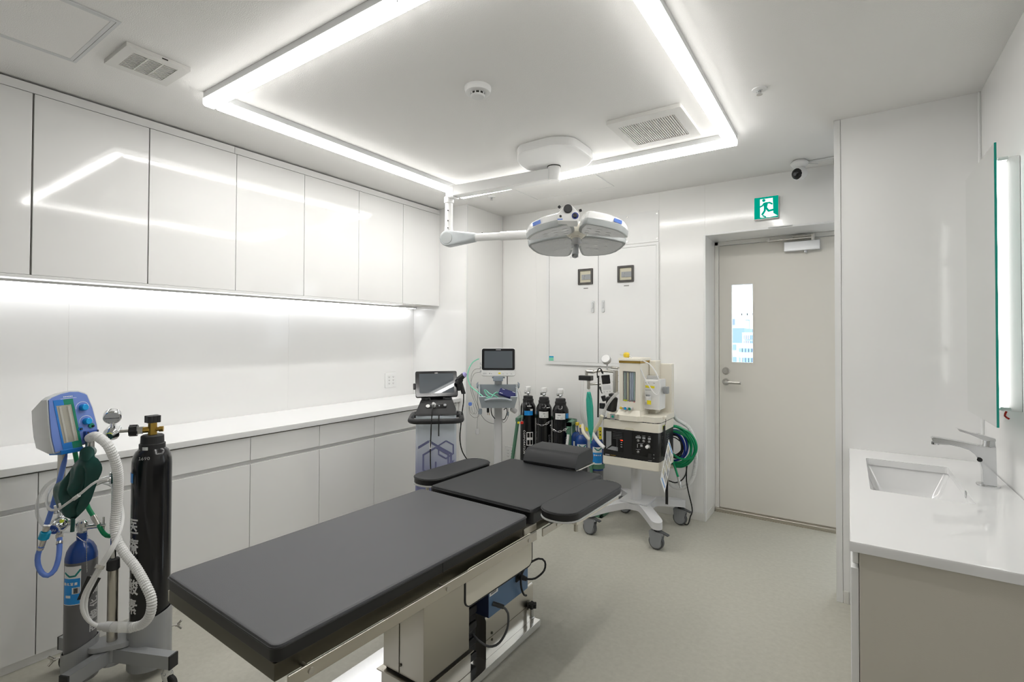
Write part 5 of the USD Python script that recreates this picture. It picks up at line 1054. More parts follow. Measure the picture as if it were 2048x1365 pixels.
obj('lettering', shift(wrap(tx, gR + .0004, ac + math.radians(50), .205), gK), 'light_grey', c)
gv = gK + np.array([0, 0, gt + .01])
gq = obj('valve', [rod(gv, gv + (0, 0, .045), .011, n=16, c=.002), lathe([(.012, .02), (.019, .024), (.019, .04), (.012, .046)], 20, gv), rod(gv + (0, 0, .02), gv + np.array([.03, .05, .02]), .009, n=14), box(*(np.array([gv[0] - .014, gv[0] + .014])), gv[1] - .014, gv[1] + .014, gv[2] + .006, gv[2] + .026, .003)], 'chrome', c)
tv = gv + np.array([.033, .055, .02])
obj('yoke_screw', [rod(tv - np.array([.012, .02, 0]), tv + np.array([.004, .006, 0]), .006, n=12), rod(tv + (0, 0, -.024), tv + (0, 0, .03), .0036, n=12)], 'chrome', gq)
ck = ats([(153, 1073), (165, 1082), (172, 1086), (173, 1100), (173.5, 1125), (174, 1146)], gD - .055)
tg = thing('cylinder_tag', 'black card hanging on a bead chain from the small grey cylinder', 'tag', ck[0])
obj('bead_chain', tube(ck, .0013, 6, .004, ribs=.0006), 'chrome', tg)
obj('bead_chain', tube(ats([(172, 1086), (176, 1076), (175, 1071)], gD - .05), .0013, 6, .004, ribs=.0006), 'chrome', tg)
cdp = ats([(175, 1153), (202, 1157), (179, 1198), (154, 1201)], gD - .066)
cdp = [np.asarray(q) for q in cdp]; nn = np.cross(cdp[1] - cdp[0], cdp[3] - cdp[0]); nn /= np.linalg.norm(nn)
obj('card', hull([q + nn * s for q in cdp for s in (-.0008, .0008)]), 'black', tg)
rgn = thing('nitrous_regulator', 'chrome nitrous oxide regulator with a blue N2O cap on the small cylinder', 'regulator', at(118, 1050, gD - .02))
R1 = at(119, 1050, gD - .03); R1d = np.array([.62, -.74, -.25]); R1d /= np.linalg.norm(R1d)
rb = obj('regulator_body', [lathe([(.013, -.03), (.025, -.026), (.0275, -.012), (.0275, .006), (.022, .016), (.0215, .026), (.018, .030)], 32, R1, R1d), rod(R1, at(150, 1045, gD - .01), .009, n=16), rod(at(132, 1046, gD - .02), at(147, 1044, gD - .01), .0125, n=16)], 'chrome', rgn)
obj('name_cap', rod(R1 + R1d * .029, R1 + R1d * .0325, .0165, n=28), 'deep_blue', rb)
obj('cap_print', put(text('N2O', .008, .0006), mat4(R1 + R1d * .0326, np.cross((0, 0, 1), R1d), (0, 0, 1))), 'label_white', rb)
obj('lime_mark', rod(at(123, 1043, gD - .058), at(124, 1043, gD - .060), .0065, n=14), 'label_lime', rb)
obj('outlet', [rod(at(119, 1062, gD - .03), at(119, 1072, gD - .03), .0085, n=14), rod(at(119, 1069, gD - .03), at(119, 1076, gD - .03), .0115, n=6)], 'nickel', rb)
G2 = at(112, 1014, gD - .02); g2d = np.array([.55, -.45, .7]); g2d /= np.linalg.norm(g2d)
g2 = obj('gauge', [lathe([(.022, -.012), (.025, -.009), (.025, .006), (.022, .010)], 30, G2, g2d), rod(at(118, 1026, gD - .02), at(118, 1036, gD - .025), .006, n=12)], 'chrome', rb)
obj('gauge_dial', rod(G2 + g2d * .0098, G2 + g2d * .0104, .021, n=28), 'light_grey', g2)

# green reservoir bag and the hoses
bg = thing('reservoir_bag', 'dark green rubber reservoir bag hanging under the flowmeter head', 'breathing bag', at(172, 915, 1.76))
Db = 1.755; s_b = Db / F * 1.0
bo = [(162.5, 914), (186.5, 912.5), (196, 918), (203, 929), (205, 938), (203, 947), (196, 961), (191, 976), (183, 999), (176, 1012), (168, 1022), (158, 1032), (148, 1041), (143, 1041), (130, 1033), (118, 1020), (110, 1003), (106, 991), (106.5, 978), (110, 969), (121, 963), (132, 953), (141, 940), (150, 926)]
cB = at(155, 975, Db); ux = at(156, 975, Db) - cB; uy = at(155, 974, Db) - cB; M_b = mat4(cB, ux, uy)
iM = np.linalg.inv(M_b); b2 = [(iM @ np.append(at(x, y, Db), 1))[:2] for x, y in bo]
bgm = pillow([tuple(q) for q in b2], .030, seed=4, fold=.25, step=.007, k=.62)
v = bgm.vertices.copy(); 
crease = LineString([tuple((iM @ np.append(at(x, y, Db), 1))[:2]) for x, y in ((174, 938), (172, 955), (166, 980), (152, 1015), (148, 1038))]); cr2 = LineString([tuple((iM @ np.append(at(x, y, Db), 1))[:2]) for x, y in ((140, 948), (141, 965), (146, 985), (152, 1000))])
dd = np.array([min(crease.distance(Point(*q[:2])), cr2.distance(Point(*q[:2])) * 1.2) for q in v]); edge = np.abs(v[:, 2]) > 1e-5
v[edge, 2] += np.where(v[edge, 2] > 0, -1, 0) * .018 * np.exp(-(dd[edge] / .010) ** 2) + .005 * np.exp(-((dd[edge] - .022) / .012) ** 2)
bgm.vertices = v
obj('bag', put(bgm, M_b), 'bag_green', bg, smooth=60)
obj('neck', [tube([bt - (0, 0, .040), at(174, 905, Db - .005), at(174, 916, Db)], [.0195, .0200, .0215], 22, smooth=False)], 'bag_green', bg)
obj('tail', tube(ats([(146, 1036), (145.5, 1050), (144.5, 1064)], Db), .0062, 12), 'bag_green', bg)
hs_ = thing('corrugated_hose', 'white corrugated breathing hose arching down from the flowmeter head', 'hose', at(185, 873, 1.76))
hp1 = [bt + np.array([.012, -.004, .012]), at(190, 873, 1.73), at(203, 879, 1.72), at(217, 893, 1.72), at(230, 922, 1.74), at(236, 950, 1.76), at(236, 985, 1.78), at(233, 1020, 1.79), at(230, 1050, 1.79), at(234, 1080, 1.78), at(250, 1108, 1.77), at(271, 1135, 1.76), at(291, 1170, 1.74), at(303, 1200, 1.73), at(300, 1230, 1.73), at(285, 1249, 1.74), at(262, 1256, 1.74)]
obj('hose', tube(hp1, .0160, 18, .0040, ribs=.0020), 'milky_hose', hs_, smooth=False)
obj('cuff', [rod(at(264, 1256, 1.74), at(227, 1254.5, 1.745), .0172, .0168, 20)], 'clear_hose', hs_); obj('connector', [rod(at(229, 1254.5, 1.745), at(199, 1253.5, 1.75), .0135, .0115, 18), rod(at(226, 1254.5, 1.745), at(212, 1254, 1.748), .016, n=18)], 'light_grey', hs_)
h2 = thing('clear_hose', 'pair of clear soft hoses looping up beside the trolley pole', 'hose', at(200, 1252, 1.75))
obj('hose', tube([at(201, 1253.5, 1.75), at(185, 1248, 1.74), at(172, 1236, 1.73), at(164, 1215, 1.72), at(168, 1190, 1.72), at(184, 1160, 1.72), at(198, 1136, 1.725), at(222, 1098, 1.74), at(238, 1068, 1.78), at(245, 1040, 1.82), at(243, 1015, 1.86), at(234, 985, 1.9), at(224, 972, 1.92), at(208, 966, 1.93)], .0062, 10), 'milky_hose', h2)
obj('hose', tube([at(201, 1254.5, 1.75), at(188, 1250, 1.74), at(176, 1238, 1.735), at(171, 1216, 1.73), at(175, 1190, 1.73), at(189, 1161, 1.73), at(202, 1137, 1.73), at(226, 1098, 1.745), at(237, 1075, 1.775)], .0062, 10), 'milky_hose', h2)
obj('ferrule', [rod(at(197.5, 1138, 1.722), at(201.5, 1131, 1.727), .0135, n=14)], 'nickel', h2)
nc = thing('nasal_tube', 'clear nasal oxygen tubing crossing in front of the green bag', 'tube', at(98, 1000, 1.72))
obj('tube', tube([at(216, 960, 1.72), at(200, 961, 1.715), at(183, 970, 1.70), at(165, 985, 1.695), at(149, 997, 1.695), at(132, 1009, 1.70), at(117, 1019, 1.71), at(103, 1021, 1.72), at(96, 1015, 1.73), at(93, 1005, 1.745), at(95, 990, 1.76), at(104, 975, 1.80), at(118, 964, 1.84), at(130, 957, 1.86)], .0043, 9), 'milky_hose', nc)
obj('slider', rod(at(147, 999, 1.694), at(158, 991, 1.694), .0062, n=14), 'milky_hose', nc)
obj('prong', [rod(at(112, 1021, 1.71), at(109.5, 1012, 1.705), .004, .0034, 10), rod(at(121, 1017, 1.706), at(119, 1008, 1.70), .004, .0034, 10)], 'milky_hose', nc)
obj('loop', tube([at(128, 955, 1.87), at(110, 960, 1.86), at(93, 972, 1.84), at(80, 992, 1.82), at(74, 1015, 1.80), at(76, 1035, 1.80), at(86, 1050, 1.80), at(95, 1058, 1.82), at(112, 1063, 1.86), at(140, 1064, 1.9)], .0058, 9), 'clear_hose', nc)
bh_ = thing('gas_hose', 'blue gas hose with bright blue coupling looping below the nitrous regulator', 'hose', at(126, 893, 1.80))
obj('hose', tube([at(127, 890, 1.82), at(129.5, 905, 1.81), at(128, 925, 1.80), at(122, 950, 1.79), at(113, 985, 1.78), at(104, 1018, 1.77), at(94, 1048, 1.77)], .0082, 12), 'hose_blue', bh_)
obj('coupling', rod(at(94, 1052, 1.77), at(91, 1062, 1.77), .010, n=14), 'nickel', bh_); obj('coupling', rod(at(88, 1078, 1.77), at(83, 1092, 1.77), .0095, n=14), 'nickel', bh_)
obj('coupling_sleeve', [rod(at(92, 1064, 1.77), at(86.5, 1078.5, 1.77), .0155, n=18, c=.002)], 'aqua', bh_)
obj('hose', tube([at(83, 1092, 1.77), at(76, 1110, 1.77), at(76, 1130, 1.77), at(84, 1147, 1.77), at(96, 1152, 1.775), at(109, 1141, 1.79), at(116.5, 1120, 1.80), at(119, 1095, 1.815), at(119, 1076, 1.825)], .0082, 12), 'hose_blue', bh_)
obj('clamp', [rod(at(119, 1084, 1.82), at(118.5, 1089, 1.815), .0095, n=14), rod(at(82, 1095, 1.77), at(80, 1100, 1.77), .0095, n=14)], 'nickel', bh_)
gh_ = thing('gas_hose', 'green oxygen hose running behind the green bag', 'hose', at(149, 893, 1.86))
obj('hose', tube([at(148, 890, 1.84), at(150, 905, 1.85), at(154, 925, 1.87), at(160, 955, 1.89), at(168, 990, 1.90), at(176, 1015, 1.90), at(186, 1032, 1.90), at(198, 1052, 1.90), at(208, 1068, 1.91), at(219, 1073, 1.92), at(232, 1066, 1.94), at(238, 1040, 1.96), at(238, 1015, 1.97)], .0078, 12), 'hose_green', gh_)
obj('coupling', rod(at(186, 1032, 1.90), at(197, 1050, 1.90), .010, n=14), 'nickel', gh_)
# ================================================================ anaesthesia machine
AM = thing('anaesthesia_machine', 'cream anaesthesia machine with black ventilator drawer on a grey castered base', 'anaesthesia machine', (-1.19, 3.3, 0))
cas = [(-1.428, 3.053), (-.989, 3.072), (-.981, 3.563), (-1.385, 3.572)]
hubA = np.array([-1.19, 3.31])
plan = unary_union([LineString([hubA, c]).buffer(.036) for c in cas] + [Polygon(rect(.20, .20, .02, 3, *hubA))]).buffer(.05).buffer(-.085).buffer(.035)
q = ext(plan, .045); vv, ff = trimesh.remesh.subdivide_to_size(q.vertices, q.faces, .022, max_iter=12)
rr = np.linalg.norm(vv[:, :2] - hubA, axis=1); vv[:, 2] += .163 - .034 * (rr / .34) ** 2
obj('base', TM(vv, ff, process=False), 'base_grey', AM, smooth=45)
obj('base_plate', box(-1.285, -1.095, 3.205, 3.40, .203, .217, .003), 'base_grey', AM)
obj('column', rod((-1.19, 3.27, .206), (-1.19, 3.27, .47), .033, n=28), 'base_grey', AM)
for i, (X, Y) in enumerate(cas):
    r = .047; w0 = np.array([X, Y, r]); dr = np.array([.88, -.10, 0]) ; dr /= np.linalg.norm(dr); ax = np.array([dr[1], -dr[0], 0])
    wh_ = w0 + dr * .0
    ca = obj('caster', [rod(wh_ - ax * .014, wh_ + ax * .014, r, n=36, c=.004)], 'dark_grey', AM)
    hc = []
    for s in (-1, 1):
        hc.append(rod(wh_ + ax * s * .0135, wh_ + ax * s * .0165, .039, n=32, c=.001))
        hc.append(hull(np.vstack([rod(wh_ + ax * s * .0165, wh_ + ax * s * .0215, .034, n=20).vertices, rod(np.array([X, Y, .098]) - dr * .028 + ax * s * .0165, np.array([X, Y, .098]) - dr * .028 + ax * s * .0215, .012, n=12).vertices, rod(np.array([X, Y, .098]) + dr * .035 + ax * s * .0165, np.array([X, Y, .098]) + dr * .035 + ax * s * .0215, .009, n=12).vertices])))
    hc.append(hull(np.vstack([rod(np.array([X, Y, .104]) - dr * .03 - ax * .02, np.array([X, Y, .104]) - dr * .03 + ax * .02, .012, n=14).vertices, rod(np.array([X, Y, .102]) + dr * .045 - ax * .02, np.array([X, Y, .102]) + dr * .045 + ax * .02, .007, n=14).vertices])))
    obj('caster_hood', hc, 'caster_grey', ca)
    if i != 3: obj('brake_pedal', hull([np.array([X, Y, z]) + dr * a + ax * s * w_ for a, z, w_ in ((.01, .116, .018), (.01, .121, .018), (.078, .098, .013), (.078, .104, .013)) for s in (-1, 1)]), 'dark_grey', ca)
    obj('stem', rod((X, Y, .106), (X, Y, .137), .016, n=18), 'rubber', ca)
bx0_, bx1_, by0_, by1_ = -1.362, -.979, 3.10, 3.40
front_o = [(bx0_, by0_ + .012), (bx0_ + .012, by0_), (bx1_ - .03, by0_), (bx1_ - .008, by0_ + .008), (bx1_, by0_ + .03), (bx1_, by1_), (bx0_, by1_)]
obj('lower_tray', slab(front_o, .466, .522, .001, .006), 'cream', AM)
vb_ = obj('ventilator', slab([(x * 1 + (.002 if x < -1.2 else -.002), y + .002) for x, y in front_o], .5225, .7065, .001), 'black', AM, 'black ventilator drawer')
Mv = lambda x, y, Y=by0_ + .002: mat4(on(x, y, 1, Y), (1, 0, 0), (0, 0, 1))
pz_ = lambda pts, Y=by0_ + .002: Polygon([tuple(on(x, y, 1, Y)[[0, 2]]) for x, y in pts])
MY = mat4((0, by0_ + .002, 0), (1, 0, 0), (0, 0, 1))
gl = obj('bellows_window', put(ext(pz_([(1212, 862), (1247, 866), (1246.5, 905), (1212, 899)]), .001), MY), 'black_gloss', vb_)
obj('bellows_case', [put(ext(pz_([(1212.5, 862.5), (1223, 863.5), (1223, 890), (1212.5, 898)]), .0016), MY), put(ext(pz_([(1214, 898.5), (1224, 893), (1236, 895), (1236, 903)]), .0016), MY)], 'grey', gl)
obj('bellows_rib', [put(ext(pz_([(1226, 864 + 3.2 * k), (1244, 866 + 3.2 * k), (1244, 866.8 + 3.2 * k), (1226, 864.8 + 3.2 * k)]), .0016), MY) for k in range(5)] + [put(ext(pz_([(1233.6, 879), (1234.6, 879), (1234.6, 902), (1233.6, 902)]), .0016), MY)], 'dark_grey', gl)
obj('level_mark', [put(ext(pz_([(1241, 879.8), (1246, 880.4), (1246, 882.6), (1241, 882)]), .002), MY)], 'led_red', gl)
obj('level_mark', [put(ext(pz_([(1241.5, y), (1244.5, y + .3), (1244.5, y + 1.8), (1241.5, y + 1.5)]), .002), MY) for y in (884.5, 889, 893.5)], 'ink_grey', gl)
cp2 = obj('control_panel', put(ext(pz_([(1265, 866), (1304, 871), (1304, 914), (1293, 913), (1265, 908)]).buffer(.003), .002), MY), 'black_gloss', vb_)
MP = MY @ mat4((0, 0, .0018), (1, 0, 0), (0, 1, 0))
obj('display', [put(ext(pz_([(x0, y0), (x1, y0 + .6), (x1, y0 + 4.6), (x0, y0 + 4)]), .001), MP) for x0, x1, y0 in ((1271.5, 1282, 873), (1285, 1291, 874.5), (1296, 1302, 875.8))], 'grey', cp2)
obj('key', [put(ext(Point(*on(x, y, 1, by0_ + .002)[[0, 2]]).buffer(.0078).difference(Point(*on(x, y, 1, by0_ + .002)[[0, 2]]).buffer(.0062)).union(sbox(on(x, y, 1, by0_)[0] - .003, on(x, y, 1, by0_)[2] - .003, on(x, y, 1, by0_)[0] + .003, on(x, y, 1, by0_)[2] + .003)), .0008), MP) for x, y in ((1276.5, 881.5), (1287.5, 882.7), (1298.5, 883.8), (1276.3, 904))], 'light_grey', cp2)
obj('panel_print', [put(ext(pz_([(x0, y0), (x1, y0 + .3), (x1, y0 + h_ + .3), (x0, y0 + h_)]), .0006), MP) for x0, x1, y0, h_ in ((1274, 1280, 871, .9), (1285, 1291, 872, .9), (1297, 1301, 873.3, .9), (1274.5, 1276, 888.5, 7), (1276, 1287, 886.8, .6), (1281, 1285.5, 889, 5), (1272, 1281, 899, .8))], 'ink_grey', cp2)
kp = on(1295.5, 894, 1, by0_)
obj('rotary_knob', [rod(kp, kp - (0, .020, 0), .0105, n=22, c=.002)], 'label_white', cp2)
obj('knob_scale', put(ext(LineString([(kp[0] + .014 * math.cos(a), kp[2] + .014 * math.sin(a)) for a in np.radians(np.linspace(-40, 120, 16))]).buffer(.0011), .0008), MP), 'light_grey', cp2)
obj('rocker_switch', [put(ext(pz_([(1297, 907.5), (1304, 908.5), (1304, 919), (1297, 918)]), .004), MY)], 'rubber', vb_)
obj('switch_print', [put(ext(pz_([(1306.5, y), (1309, y + .3), (1309, y + 1.8), (1306.5, y + 1.5)]), .0008), MY) for y in (909.5, 916.5)] + [put(ext(pz_([(1296, 921), (1304, 922), (1304, 922.8), (1296, 921.8)]), .0008), MY)], 'ink_grey', vb_)
obj('maker_print', [put(ext(pz_([(1211 + i * 2.2, 908.0 + i * .3), (1212.6 + i * 2.2, 908.2 + i * .3), (1212.3 + i * 2.2, 910.3 + i * .3), (1210.7 + i * 2.2, 910 + i * .3)]), .0008), MY) for i in range(4)], 'light_grey', vb_)
obj('model_print', [put(ext(pz_([(1221 + i * 2.2, 909.6 + i * .3), (1222.4 + i * 2.2, 909.8 + i * .3), (1222.2 + i * 2.2, 911.6 + i * .3), (1220.8 + i * 2.2, 911.4 + i * .3)]), .0008), MY) for i in range(5)], 'brass', vb_)
obj('side_louvre', [box(bx1_ - .0025, bx1_ + .0005, y0, y0 + .05, z, z + .006, .001) for y0 in (3.16, 3.25) for z in (.60, .615, .63, .645, .66, .675)], 'dark_grey', vb_)
obj('drawer_top', slab(front_o, .707, .764, .004, .001), 'cream', AM)
obj('finger_notch', put(ext(pz_([(1248, 859), (1252, 855.5), (1266, 857), (1269.5, 861.5)], by0_), .0016), mat4((0, by0_, 0), (1, 0, 0), (0, 0, 1))), 'ivory', AM)
obj('lime_label', box(bx1_ - .0005, bx1_ + .0012, 3.165, 3.215, .722, .747), 'label_lime', AM)
obj('seam', slab(list(Polygon(front_o).buffer(-.003).exterior.coords)[:-1], .7641, .7675, 0), 'vent_dark', AM)
deck = [(-1.335, 3.115), (-1.255, 3.105), (-1.235, 3.085), (-1.115, 3.085), (-1.085, 3.11), (bx1_ - .03, 3.10), (bx1_, 3.135), (bx1_, 3.42), (-1.335, 3.42)]
obj('deck', [ext([(x, y) for x, y in deck], .034).apply_translation((0, 0, .768)), hull([(x, y, .802) for x, y in ((-1.262, 3.09), (-1.10, 3.09), (-1.262, 3.25), (-1.10, 3.25))] + [(x, y, .835) for x, y in ((-1.25, 3.115), (-1.11, 3.115), (-1.25, 3.25), (-1.11, 3.25))])], 'cream', AM)
fx0, fx1, fY = -1.248, -1.107, 3.115
wn = pz_([(1246, 743), (1270.5, 745), (1270, 805), (1246, 802)], fY)
face = Polygon([(fx0, .835), (fx1, .835), (fx1, 1.140), (fx0, 1.137)])
MFf = mat4((0, fY + .014, 0), (1, 0, 0), (0, 0, 1))
fm = obj('flowmeter_front', put(ext(face.difference(wn.buffer(.002)), .014), MFf), 'cream', AM)
obj('flowmeter_case', [box(fx0, fx1, fY + .0145, 3.30, .83, 1.139, .003)], 'cream', AM)
fbk = obj('flow_back', put(ext(wn.buffer(.001), .002), mat4((0, fY + .0145, 0), (1, 0, 0), (0, 0, 1))), 'grey', fm)
for x, mt in ((1250, 'tube_green'), (1256, 'tube_yellow'), (1262, 'tube_blue'), (1265.5, 'tube_blue'), (1269, 'tube_green')):
    a, b_ = on(x, 745.5, 1, fY + .009), on(x, 801, 1, fY + .009); obj('flow_tube', rod((a[0], fY + .008, b_[2]), (a[0], fY + .008, a[2]), .0042 if mt != 'tube_yellow' else .006, n=12), mt, fbk)
obj('float', [box(on(x, 798, 1, fY)[0] - .004, on(x, 798, 1, fY)[0] + .004, fY + .001, fY + .006, .878, .89) for x in (1251, 1259, 1268)], 'red', fbk)
obj('lime_mark', put(ext(pz_([(1246.5, 799.5), (1254, 800.5), (1254, 803.2), (1246.5, 802)], fY), .003), mat4((0, fY + .006, 0), (1, 0, 0), (0, 0, 1))), 'label_lime', fbk)
for x, y, mt in ((1245, 815.5, 'yellow'), (1253.5, 816.5, 'knob_blue'), (1262, 817.5, 'strip_green')):
    p = on(x + 2, y - .5, 1, fY); kb = obj('gas_knob', rod(p + (0, .0, 0), p - (.006, .028, .002), .0105, .0095, 22, .002), 'light_grey', AM); obj('knob_cap', rod(p - (.006, .0278, .002), p - (.0062, .0295, .002), .0088, n=22), mt, kb)
obj('lid', [slab([(fx0 - .006, fY - .006), (fx1 + .006, fY - .006), (fx1 + .006, 3.31), (fx0 - .006, 3.31)], 1.153, 1.172, .008, .002)], 'cream', AM)
obj('lid_band', [box(fx0 - .002, fx1 + .002, fY - .003, 3.30, 1.139, 1.1525, .001)], 'brass', AM)
obj('back_board', [box(-1.25, -.985, 3.385, 3.44, .80, 1.128, .004), box(-1.105, -1.06, 3.28, 3.39, .80, 1.150, .004)], 'cream', AM)
VY = 3.20
vp = obj('vaporizer', hull([(x, y, z) for x0, x1, y0, y1, z in ((*on(1286, 818, 1, VY)[[0]], *on(1318, 824, 1, VY)[[0]], VY, 3.33, on(1302, 820, 1, VY)[2]), (*on(1286, 762, 1, VY)[[0]], *on(1319, 766, 1, VY)[[0]], VY, 3.33, on(1300, 760, 1, VY)[2])) for x in (x0, x1) for y in (y0 + .01, y1)] + [(x, VY, z) for x in (on(1288, 800, 1, VY)[0], on(1312, 800, 1, VY)[0]) for z in (on(1300, 819, 1, VY)[2], on(1300, 763, 1, VY)[2])]), 'white', AM)
obj('vaporizer_top', box(on(1294, 757, 1, VY + .05)[0], on(1316, 757, 1, VY + .05)[0], VY + .04, VY + .07, on(1300, 760, 1, VY)[2], on(1300, 753, 1, VY)[2], .002), 'light_grey', vp)
dp = on(1298, 795, 1, VY)
obj('vaporizer_dial', [lathe([(.016, -.03), (.018, -.026), (.018, .006), (.013, .008)], 26, dp - (0, .018, 0)), rod(dp - (0, .018, -.006), dp - (0, .018, -.018), .012, n=20, c=.002)], 'white', vp)
obj('dial_cap', lathe([(.0135, .007), (.0135, .017), (.011, .019)], 22, dp - (0, .018, 0)), 'grey', vp)
MVv = mat4((0, VY, 0), (1, 0, 0), (0, 0, 1))
obj('agent_label', put(ext(pz_([(1291, 771), (1309, 773), (1309, 777.5), (1291, 775.5)], VY), .001), MVv), 'label_yellow', vp); obj('agent_label', put(ext(pz_([(1294, 801), (1302, 802), (1302, 810), (1294, 809)], VY - .038), .001), mat4((0, VY - .0375, 0), (1, 0, 0), (0, 0, 1))), 'label_yellow', vp)
obj('scale_print', [put(ext(pz_([(x0, y0), (x1, y0 + .3), (x1, y0 + 1.3), (x0, y0 + 1)], VY), .001), MVv) for x0, x1, y0 in ((1290.5, 1292.5, 765.5), (1296, 1298, 766), (1306, 1310, 766.4), (1291, 1302, 780))], 'ink_grey', vp)
obj('filler', [box(on(1327, 780, 1, 3.26)[0], on(1336, 780, 1, 3.26)[0], 3.25, 3.29, on(1330, 788, 1, 3.26)[2], on(1330, 774, 1, 3.26)[2], .003)], 'grey', vp)
obj('side_key', [box(bx1_ - .001, bx1_ + .018, 3.17, 3.20, .79, .805, .003)], 'cream', AM)
# absorber side on the left
LXp = lambda x, y, Y=3.18: on(x, y, 1, Y)
obj('canister', [rod(LXp(1231, 786), LXp(1231, 741), .017, n=24, c=.003), rod(LXp(1231, 765) , LXp(1231, 763), .0185, n=24), rod(LXp(1231, 752), LXp(1231, 750.5), .0185, n=24)], 'nickel', AM)
obj('circuit_pipe', [rod(LXp(1195, 741), LXp(1228, 744), .0085, n=16), rod(LXp(1174, 743), LXp(1188, 744), .013, n=18, c=.002), rod(LXp(1184, 745), LXp(1200, 742), .0095, n=16), rod(LXp(1173, 741), LXp(1173, 752), .011, n=18, c=.002), rod(LXp(1222, 735), LXp(1236, 737), .008, n=14)], 'nickel', AM)
obj('selector_block', [box(LXp(1160, 755)[0], LXp(1184, 755)[0], 3.155, 3.205, LXp(1170, 761)[2], LXp(1170, 751.5)[2], .003)], 'black', AM)
obj('bag_pipe', [rod(LXp(1177, 762), LXp(1177, 778), .0115, n=20, c=.001), rod(LXp(1181, 769), LXp(1203, 768), .0075, n=16), rod(LXp(1177, 777), LXp(1177, 779.5), .0075, n=16)], 'nickel', AM)
gc = LXp(1212, 719, 3.17); gd = np.array([.05, -.80, .50]); gd /= np.linalg.norm(gd)
ga = obj('airway_gauge', [lathe([(.022, -.024), (.0315, -.018), (.0325, .008), (.030, .011)], 32, gc, gd), rod(LXp(1214, 729), LXp(1214.5, 741), .006, n=14)], 'light_grey', AM)
obj('gauge_dial', rod(gc + gd * .0105, gc + gd * .0115, .0285, n=32), 'label_white', ga)
obj('absorber', [hull(np.vstack([rod(LXp(1222, 822, 3.2), LXp(1224, 795, 3.2), .036, .040, 24, .006).vertices])), rod(LXp(1224, 793, 3.2), LXp(1225, 788, 3.2), .024, n=20)], 'black_matt', AM)
obj('black_post', [rod(LXp(1197, 752, 3.16), LXp(1196, 835, 3.16), .0055, n=12)], 'rubber', AM)
obj('clamp_arm', [hull(np.vstack([rod(LXp(1206, 792, 3.14), LXp(1209, 803, 3.14), .016, .013, 16, .003).vertices])), rod(LXp(1200, 775, 3.16), LXp(1205, 786, 3.14), .008, n=12), box(LXp(1202, 810)[0], LXp(1212, 810)[0], 3.15, 3.17, LXp(1205, 817)[2], LXp(1205, 806)[2], .003)], 'black', AM)
obj('alarm_tag', [box(LXp(1208, 830)[0], LXp(1218, 830)[0], 3.10, 3.112, LXp(1212, 836)[2], LXp(1212, 827)[2], .002)], 'grey', AM); at2 = obj('alarm_tag', [box(LXp(1221, 833, 3.09)[0], LXp(1229.5, 833, 3.09)[0], 3.083, 3.095, LXp(1225, 839.5, 3.09)[2], LXp(1225, 828, 3.09)[2], .002)], 'grey', AM)
obj('lime_mark', [box(LXp(1209.5, 830)[0], LXp(1216, 830)[0], 3.0985, 3.1005, LXp(1212, 832)[2], LXp(1212, 828.5)[2])], 'label_lime', AM); p = LXp(1225.5, 833.5, 3.082); obj('green_button', rod(p, p - (0, .003, 0), .0075, n=18), 'exit_green', at2)
obj('inner_hose', [tube([LXp(1236, 785), LXp(1226, 795, 3.15), LXp(1216, 808, 3.14), LXp(1210, 820, 3.14), LXp(1207, 832, 3.15)], .0105, 12, .006, ribs=.001)], 'clear_hose', AM)
# handheld monitor clamped to the pipe
hm = thing('handheld_monitor', 'white handheld gas monitor with a dark screen clamped left of the flowmeters', 'handheld monitor', at(1212, 767, 3.25))
Mq = mat4(at(1212.5, 767.5, 3.20), rt * .965 - np.array([0, 0, .26]) * .9, np.array([0, 0, 1.]) + rt * -.42 * -1 * -1)
Mq = mat4(at(1212.5, 767.5, 3.20), rt * .955 + np.array([0, 0, .10]), rt * -.30 + np.array([0, 0, .95]))
hmb = obj('case', put(slab(rect(.068, .132, .018, 5), -.02, .004, .004), Mq), 'label_white', hm)
obj('screen', put(slab(rect(.052, .056, .004, 3, 0, .026), .004, .0052, 0), Mq), 'black_gloss', hmb); obj('keypad', put(slab(rect(.048, .030, .004, 3, 0, -.024), .004, .0054, 0), Mq), 'grey_white', hmb)
obj('lower_key', [put(slab(rect(.010, .006, .002, 2, x, -.053), .004, .0055, 0), Mq) for x in (-.018, 0, .018)], 'light_grey', hmb)
obj('cable', tube([at(1204, 744, 3.2), at(1201, 738, 3.18), at(1197, 738, 3.18), at(1194.5, 745, 3.18), at(1195, 756, 3.19)], .0035, 8), 'rubber', hm); obj('cable_plug', rod(at(1202, 740, 3.19), at(1205.5, 747, 3.2), .006, n=12), 'rubber', hm)
tb2 = thing('breathing_bag', 'long teal breathing bag hanging left of the anaesthesia machine', 'breathing bag', LXp(1177, 780))
bo = [(1174, 784.5), (1181, 784), (1184, 797), (1186.5, 815), (1187, 840), (1187, 858), (1184.5, 872), (1182.5, 883), (1181, 883), (1180, 873), (1176.5, 862), (1175, 845), (1172.8, 820), (1172, 800)]
Db = 3.26; cB = at(1179, 830, Db); M_b = mat4(cB, rt, (0, 0, 1)); iM = np.linalg.inv(M_b); b2 = [tuple((iM @ np.append(at(x, y, Db), 1))[:2]) for x, y in bo]
bm_ = pillow(b2, .020, 2, .0, .005, .5); v = bm_.vertices; cl_ = LineString([b2[0], tuple((iM @ np.append(at(1179, 800, Db), 1))[:2]), tuple((iM @ np.append(at(1180.5, 850, Db), 1))[:2]), b2[8]])
dd = np.array([cl_.distance(Point(*q[:2])) for q in v]); v[:, 2] -= np.sign(v[:, 2]) * .010 * np.exp(-(dd / .004) ** 2) * (np.abs(v[:, 2]) > 1e-6); bm_.vertices = v
